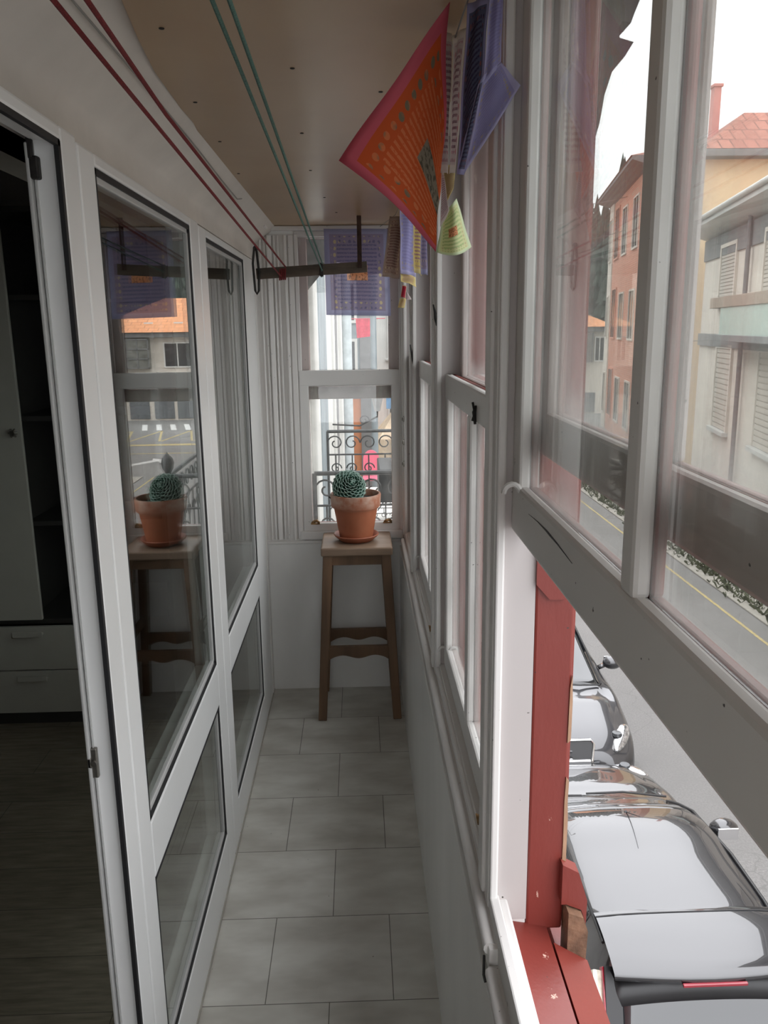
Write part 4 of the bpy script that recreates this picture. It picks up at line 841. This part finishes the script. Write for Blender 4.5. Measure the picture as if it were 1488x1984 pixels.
def scroll(mb, c, r, ax, turns=1.2, flip=1):
    pts = []
    for k in range(18):
        t = k/17; a = t*turns*2*PI; rr = r*(1-.75*t)
        u = rr*math.cos(a)*flip; v = rr*math.sin(a)
        pts.append((c[0]+u, c[1], c[2]+v) if ax == 'x' else (c[0], c[1]+u, c[2]+v))
    mb.tube(pts, .006, 5)
def rail_panel(p0, p1, z0, z1, parent, name='railing_panel'):
    mb = MB(); a = Vector(p0); b = Vector(p1); L = (b-a).length; ax = 'x' if abs(b.x-a.x) > abs(b.y-a.y) else 'y'
    def at(t, z): p = a.lerp(b, t); return (p.x, p.y, z)
    mb.tube([at(0, z1), at(1, z1)], .014, 8).tube([at(0, z1-.20), at(1, z1-.20)], .008, 6).tube([at(0, z0+.06), at(1, z0+.06)], .009, 6)
    mb.tube([at(0, z0), at(0, z1)], .014, 8).tube([at(1, z0), at(1, z1)], .014, 8)
    n_ = max(3, int(L/.14))
    for k in range(n_):
        t = (k+.5)/n_; mb.tube([at(t, z0+.06), at(t, z1-.20)], .006, 6)
        p = at(t, z1-.10); scroll(mb, p, .07, ax, flip=1 if k % 2 else -1); p2 = at(t, z1-.32); scroll(mb, p2, .05, ax, flip=-1 if k % 2 else 1)
        mb.tube([at(max(0, t-.5/n_), z0+.3), at(min(1, t+.5/n_), z0+.5)], .005, 5)
    return mb.build(name, IRONP, parent=parent, smooth=True)
bl = thing('iron_balcony', (0, 5.9, -.2), 'wrought iron balcony with scrollwork just outside the end window', 'balcony')
MB().box(-.30, .33, 4.80, 6.95, -.34, -.20, .01).build('slab', WHITER, parent=bl)
rail_panel((-.28, 4.84, 0), (.285, 4.84, 0), -.20, .80, bl); rail_panel((-.28, 6.90, 0), (.285, 6.90, 0), -.20, .80, bl); rail_panel((.285, 4.84, 0), (.285, 6.90, 0), -.20, .80, bl)
MB().lathe([(0, 0), (.02, 0), (.016, .02), (.034, .05), (.040, .08), (.032, .11), (.012, .13), (0, .15)], (.285, 4.84, .80), 16).build('finial', IRONP, parent=bl, smooth=True)
MB().box(.14, .262, 6.1, 6.7, .34, .60, .01).build('planter_box', PLASTB, label='dark planter box hung inside the iron balcony rail', category='planter')
b2_ = thing('iron_balcony', (.1, 13.6, -1.3), 'second iron balcony farther along the white facade, holding the pink chair', 'balcony')
MB().box(-.30, .62, 12.6, 15.2, -1.44, -1.30, .01).build('slab', WHITER, parent=b2_)
rail_panel((-.28, 12.65, 0), (.58, 12.65, 0), -1.30, -.95, b2_)
pk = thing('pink_chair', (.19, 14.0, -1.3), 'pink chair with a rounded back on the farther balcony', 'chair')
pl_ = [(.05, -.85)]+[(.19-.14*math.cos(PI*k/16), -.58+.17*math.sin(PI*k/16)) for k in range(17)]+[(.33, -.85)]
MB().prism(pl_, 13.99, 14.02, 'y').build('backrest', PINKP, parent=pk)
MB().box(.04, .34, 13.7, 14.0, -.90, -.86, .01).build('seat', PINKP, parent=pk)
for px_, py_ in ((.06, 13.72), (.32, 13.72), (.06, 13.98), (.32, 13.98)): MB().tube([(px_, py_, -1.3), (px_, py_, -.88)], .014, 8).build('leg', PINKP, parent=pk)
rc = MB().grid(cloth([(-.04, 18.0, 1.86), (.36, 18.02, 1.86), (.35, 18.0, 1.50), (-.02, 18.0, 1.46)], nu=12, nv=8, ripple=.012, freq=5)).tube([(-.3, 18, 1.87), (.6, 18, 1.87)], .008, 6).build('laundry', REDCL, label='red laundry hanging on a line beyond the end window', category='laundry', rec=False)
rc.modifiers.new('t', 'SOLIDIFY').thickness = .004
sl = thing('street_lamp', (.30, 16, G), 'grey street lamp post beyond the end window', 'street lamp')
MB().tube([(.30, 16, G), (.30, 16, 5.0)], [.075, .055], 12).build('post', GREYBL, parent=sl, smooth=True)
MB().tube([(.30, 16, 5.0), (.35, 16.0, 5.3), (.9, 16, 5.4)], .04, 8).box(.85, 1.25, 15.9, 16.1, 5.33, 5.43, .03).build('lamp_head', METAL, parent=sl, smooth=True)
ln = thing('wall_lantern', (.13, 9.0, .7), 'old glass lantern on a scrolled bracket beyond the iron balcony', 'lantern')
MB().lathe([(.03, 0), (.07, .17), (.075, .18), (.04, .24), (.012, .26), (0, .28)], (.2, 9.0, .76), 6).build('lantern_body', simple('lantern_glass', (.42, .42, .42), .2, var=.2), parent=ln)
_s = MB().tube([(-.30, 9, .62), (.0, 9, .60), (.2, 9, .70), (.2, 9, .76)], .010, 6); scroll(_s, (.05, 9, .66), .06, 'x'); _s.build('bracket', IRONP, parent=ln, smooth=True)

# carved eave bracket outside, seen through the raised sash
MB().prism([(.345, 1.95), (.47, 1.98), (.515, 2.03), (.527, 2.075), (.535, 2.13), (.549, 2.175), (.575, 2.205), (.592, 2.232), (.562, 2.240), (.558, 2.258), (.566, 2.272), (.584, 2.268), (.590, 2.285), (.600, 2.31), (.615, 2.35), (.66, 2.45), (.70, 2.62), (.345, 2.62)], 1.86, 1.94, 'y').build('carved_bracket', simple('dark_carved_wood', (.02, .018, .018), .9, var=.3, scale=30), label='dark carved eave bracket outside the raised sash', category='bracket')
# overhead cables
def wire(a, b, sag, label):
    a, b = Vector(a), Vector(b); pts = [a.lerp(b, k/20)-Vector((0, 0, sag*math.sin(PI*k/20))) for k in range(21)]
    MB().tube(pts, .012, 6).build('overhead_cable', PLASTB, smooth=True, label=label, category='cable')
wire((-.25, 14, 4.2), (12.0, 37.5, 7.2), .5, 'upper black cable strung across the street')
wire((-.25, 14, 3.4), (12.0, 37.5, 5.8), .5, 'lower black cable strung across the street')
wire((12.2, 38.5, 1.2), (9.3, 17.5, 1.5), .25, 'thin cable strung between the brick house and the cream house')

# ---------------------------------------------------------------- hillside
P = []
for i in range(25):
    y = 64+i*1.6; rowp = []
    for j in range(41):
        x = -40+j*3; t = i/24; rowp.append((x, y, G+ (20.5+2*math.sin(x*.13)+1.2*math.sin(x*.31+2))*(t**.8) + .5*math.sin(x*1.1+y)))
    P.append(rowp)
MB().grid(P).build('hillside', HILL, smooth=True, label='dark wooded hillside rising behind the houses', category='hill', kind='structure')
tr_ = thing('conifer', (0, 0, 0), 'dark conifer on the misty wooded hillside', 'tree', group='conifers on the hillside')
fo_ = MB()
for L_ in range(7):
    z0 = 1.0+L_*.85; R_ = 1.55*(1-L_/7.6); n_ = 15; ring = []
    for k in range(n_*2): a = PI*k/n_; rr = R_*(1 if k % 2 else .62)*(1+random.uniform(-.12, .12)); ring.append((rr*math.cos(a), rr*math.sin(a), z0-random.random()*.35))
    ring.append((0, 0, z0+1.5)); fo_.add(ring, [(k, (k+1) % (2*n_), 2*n_) for k in range(2*n_)])
fo_.build('foliage', CONIF, parent=tr_, rec=False); MB().tube([(0, 0, -1), (0, 0, 5)], [.18, .06], 8).build('trunk', TRUNK, parent=tr_)
sp = []
for k in range(118):
    for q in range(60):
        c_ = (random.uniform(-14, 34), random.uniform(66, 98))
        if all((c_[0]-a)**2+(c_[1]-b)**2 > 3.3**2 for a, b in sp): sp.append(c_); break
for i, (x, y) in enumerate(sp):
    t = min(1, max(0, (y-64)/38.4)); z = G+(20.5+2*math.sin(x*.13)+1.2*math.sin(x*.31+2))*(t**.8)-.4
    o_ = tr_ if i == 0 else copy_tree(tr_)
    s_ = random.uniform(.75, 1.25); o_.location = (x, y, z); o_.scale = (s_, s_, s_*random.uniform(.9, 1.3)); o_.rotation_euler = (0, 0, random.random()*6)

# ================================================================ CARS
def interp(st, n):
    out_ = []
    for i in range(len(st)-1):
        p0 = st[max(i-1, 0)]; p1 = st[i]; p2 = st[i+1]; p3 = st[min(i+2, len(st)-1)]
        for k in range(n):
            t = k/n; row = []
            for a, b, c_, d in zip(p0, p1, p2, p3):
                ma = (c_-a)*.5 if (b-a)*(c_-b) > 0 else 0.0; mb_ = (d-b)*.5 if (c_-b)*(d-c_) > 0 else 0.0
                row.append((2*t**3-3*t**2+1)*b+(t**3-2*t**2+t)*ma+(-2*t**3+3*t**2)*c_+(t**3-t**2)*mb_)
            out_.append(row)
    out_.append(list(st[-1])); return out_
#        u    hw   zlow  zbelt shoulder_hw  ztop_edge zc
STA = [(0.00, .70, .32, .58, .66, .60, .62), (0.08, .80, .26, .74, .72, .78, .80), (0.28, .845, .20, .90, .70, .93, .96),
       (0.62, .865, .18, .93, .605, 1.37, 1.42), (0.95, .87, .18, .94, .60, 1.425, 1.47), (1.5, .87, .18, .94, .60, 1.43, 1.485), (2.12, .87, .18, .94, .565, 1.39, 1.445),
       (2.95, .86, .18, .93, .68, .955, 1.0), (3.35, .845, .18, .87, .66, .90, .95), (3.80, .82, .19, .76, .62, .80, .85), (4.02, .76, .22, .64, .56, .68, .72), (4.12, .62, .30, .50, .48, .54, .56)]
def car(loc, rotz, paint, label, kind):
    t = local_thing('parked_car', loc, label, 'car', rotz=rotz)
    rows = interp(STA, 8); P = []
    for (u, hw, zl, zb, rw, ze, zc) in rows:
        h = [(0, zl), (hw*.80, zl), (hw*.97, zl+.08), (hw, zl+.25), (hw, zb-.18), (hw*.975, zb-.04), (hw*.93, zb)]
        top0 = Vector((hw*.93, zb)); e0 = Vector((rw, ze))
        for k in (1, 2, 3): q = top0.lerp(e0, k/4); q.x += .025*math.sin(PI*k/4)*min(1, (ze-zb)/.3); h.append((q.x, q.y))
        h.append((rw, ze)); h.append((rw*.90, ze+(zc-ze)*.42)); h.append((rw*.70, ze+(zc-ze)*.72)); h.append((rw*.38, ze+(zc-ze)*.95)); h.append((0, zc))
        P.append([(x, u, z) for x, z in h]+[(-x, u, z) for x, z in h[::-1][1:]])
    body, wsh, rgl, sgl, rof = MB(), MB(), MB(), MB(), MB()
    nrow = len(P); nc = len(P[0])
    def U(i): return rows[i][0]
    for i in range(nrow-1):
        um = (U(i)+U(i+1))/2
        for j in range(nc-1):
            jj = j if j < nc//2 else nc-2-j       # mirror index
            quad = [P[i][j], P[i+1][j], P[i+1][j+1], P[i][j+1]]; tgt = body
            gh_ = jj >= 10                         # above roof edge
            side = 6 <= jj < 10
            if gh_ and 2.14 < um < 2.92 and jj >= 10: tgt = wsh
            elif gh_ and .30 < um < .56 and jj >= 11: tgt = rgl
            elif side and .95 < um < 2.55 and not (1.62 < um < 1.68): tgt = sgl
            elif side and 2.55 <= um < 2.75: tgt = body
            tgt.add(quad, [(0, 1, 2, 3)])
    for mb_, nm, mt_ in ((body, 'body', paint), (wsh, 'windscreen', CARGL), (rgl, 'rear_window', CARGL), (sgl, 'side_window', CARGL)):
        ob = mb_.build(nm, mt_, parent=t, smooth='all', rec=False)
        b = bmesh.new(); b.from_mesh(ob.data); bmesh.ops.remove_doubles(b, verts=b.verts, dist=1e-4); bmesh.ops.recalc_face_normals(b, faces=b.faces); b.to_mesh(ob.data); b.free()
        if nm != 'body':
            md_ = ob.modifiers.new('th', 'SOLIDIFY'); md_.thickness = .006
    # end caps
    MB().box(-.62, .62, -.03, .12, .28, .62, .05, 3).box(-.80, .80, .02, .2, .24, .60, .08, 3).build('rear_bumper', paint, parent=t, smooth=True)
    MB().box(-.50, .50, 4.0, 4.15, .24, .52, .05, 3).build('front_bumper', paint, parent=t, smooth=True)
    # wheels
    for sx_ in (-1, 1):
        for u in (.72, 3.32):
            wl = MB().lathe([(.20, -.10), (.30, -.10), (.318, -.07), (.318, .07), (.30, .10), (.20, .10)], (sx_*.77, u, .318), 28, 'x').build('wheel', TYRE, parent=t, smooth=True)
            rb = MB().lathe([(.0, -.085), (.06, -.09), (.20, -.085), (.20, .085), (.06, .09), (0, .085)], (sx_*.77, u, .318), 20, 'x').build('rim', METAL, parent=wl, smooth=True)
    # mirrors
    for sx_ in (-1, 1):
        m_ = MB(); m_.beam((sx_*.80, 2.42, .97), (sx_*.90, 2.40, 1.0), .05, .04)
        b = bmesh.new(); bmesh.ops.create_uvsphere(b, u_segments=16, v_segments=10, radius=1)
        for v in b.verts: v.co = Vector((sx_*.985+v.co.x*.125, 2.40+v.co.y*.075+(.02 if v.co.y > 0 else 0), 1.03+v.co.z*.085))
        m_.bm(b); b.free(); mo = m_.build('mirror', paint, parent=t, smooth='all')
        MB().box(sx_*.985-.09, sx_*.985+.09, 2.322, 2.334, .975, 1.085, .01).build('mirror_glass', CHROME, parent=mo)
    # roof side gutters, hatch seams
    for sx_ in (-1, 1):
        MB().tube([(sx_*.60, .70, 1.412), (sx_*.603, 1.0, 1.438), (sx_*.603, 1.5, 1.442), (sx_*.568, 2.12, 1.40), (sx_*.63, 2.55, 1.19), (sx_*.685, 2.93, .975)], .012, 8).build('roof_gutter', PLASTB, parent=t, smooth=True)
    for sx_ in (-1, 1):
        MB().box(sx_*.80-.05, sx_*.80+.05, .06, .30, .62, .98, .03, 3).beam((sx_*.742, .25, .985), (sx_*.672, .60, 1.30), (.085, .060), (.05, .05), .012).build('tail_lamp', LAMPC if kind == 'A' else LAMPR, parent=t, smooth=True)
        MB().beam((sx_*.792, .25, .965), (sx_*.712, .60, 1.27), .018, .05, .005).beam((sx_*.694, .25, .995), (sx_*.636, .60, 1.32), .012, .05, .004).build('tail_lamp_edge', LAMPR, parent=t)
    # front: lamps, grille, badge
    for sx_ in (-1, 1):
        hl = MB(); b = bmesh.new(); bmesh.ops.create_uvsphere(b, u_segments=20, v_segments=12, radius=1)
        for v in b.verts:
            q = Vector((v.co.x*.095, v.co.y*.24, v.co.z*.07)); a = sx_*.55; q = Vector((q.x*math.cos(a)-q.y*math.sin(a), q.x*math.sin(a)+q.y*math.cos(a), q.z-.22*q.y))
            v.co = q+Vector((sx_*.645, 3.84, .735))
        hl.bm(b); b.free(); ho = hl.build('headlamp', LAMPH, parent=t, smooth='all')
        MB().lathe([(0, .03), (.05, .028), (.062, 0), (.055, -.01)], (sx_*.60, 3.86, .79), 18).build('projector', DARKW, parent=ho, smooth=True)
    gr = [(-.27, .80), (.27, .80), (.30, .76), (.24, .56), (.18, .53), (-.18, .53), (-.24, .56), (-.30, .76)]
    def sl_(x, z): return (x, 4.16-(z-.55)*.75, z)
    v0 = [sl_(x, z) for x, z in gr]; v1 = [(x, y-.12, z-.02) for x, y, z in v0]
    MB().add(v0+v1, [tuple(range(8)), tuple(range(8, 16))[::-1]]+[(i, (i+1) % 8, (i+1) % 8+8, i+8) for i in range(8)]).build('grille', PLASTB, parent=t)
    MB().tube([(x, y+.004, z) for x, y, z in v0+[v0[0], v0[1]]], .014, 8).build('grille_surround', CHROME, parent=t, smooth=True)
    bz = .66
    def bp(x, z): p = sl_(x, z); return (p[0], p[1]+.012, p[2])
    MB().beam(bp(-.045, .705), bp(.045, .705), .022, .012).beam(bp(.04, .705), bp(-.04, .645), .022, .012).beam(bp(-.045, .640), bp(.045, .640), .022, .012).build('badge', CHROME, parent=t)
    MB().tube([(.70, 2.99, .985), (.3, 3.03, 1.02), (-.05, 3.02, 1.02)], .010, 6).tube([(-.1, 2.99, 1.02), (-.4, 3.02, 1.01), (-.66, 2.97, .985)], .010, 6).build('wiper', PLASTB, parent=t, smooth=True)
    # spoiler with brake light and antenna
    SP = []
    for k in range(9):
        x = -.60+1.2*k/8; c_ = 1-(abs(x)/.62)**4*.5; sw = .06*(x/.6)**2
        SP.append([(x, .93, 1.425+.038*c_), (x, .86, 1.440+.038*c_), (x, .70+sw*.3, 1.434+.036*c_), (x, .50+sw, 1.404+.034*c_), (x, .40+sw, 1.372+.03*c_), (x, .385+sw, 1.345+.02*c_), (x, .50+sw, 1.335), (x, .62, 1.34)])
    MB().grid(SP).build('spoiler', paint, parent=t, smooth='all')
    MB().tube([(x, .875, 1.440+.038*(1-(abs(x)/.62)**4*.5)) for x in [-.60+.1*k for k in range(13)]], .004, 6).build('hatch_seam', PLASTB, parent=t)
    MB().box(-.20, .20, .372, .392, 1.352, 1.372, .004).build('brake_light', LAMPR, parent=t)
    MB().tube([(-.02, 2.04, 1.45), (-.02, 2.03, 1.475)], [.022, .012], 10).tube([(-.02, 2.03, 1.47), (-.02, 1.72, 1.63)], [.004, .0025], 6).build('antenna', PLASTB, parent=t, smooth=True)
    BP = []
    for (u, hw, zl, zb, rw, ze, zc) in [r for r in rows if .40 <= r[0] <= .56]:
        BP.append([(x*rw, u-.012, ze+(zc-ze)*(1-abs(x)**2.2)+.008) for x in [-.98+.14*k for k in range(15)]])
    bo = MB().grid(BP).build('spoiler_black_trim', PLASTB, parent=t, smooth='all'); bo.name = 'rear_window_top_band'  # black plastic band across the top of the rear window
    bo.modifiers.new('th', 'SOLIDIFY').thickness = .004
    # dark bands at both sides of the rear window
    for sx_ in (-1, 1): MB().beam((sx_*.625, .29, 1.0), (sx_*.575, .57, 1.345), .11, .014, .003).build('rear_pillar_trim', PLASTB, parent=t)
    return t
car((2.11, 3.74, G), 0.0, BLACKP, 'black hatchback directly below the open sash, seen from behind', 'A')
car((2.24, 12.14, G), PI, GREYP, 'dark grey hatchback facing us, parked in front of the black hatchback', 'B')
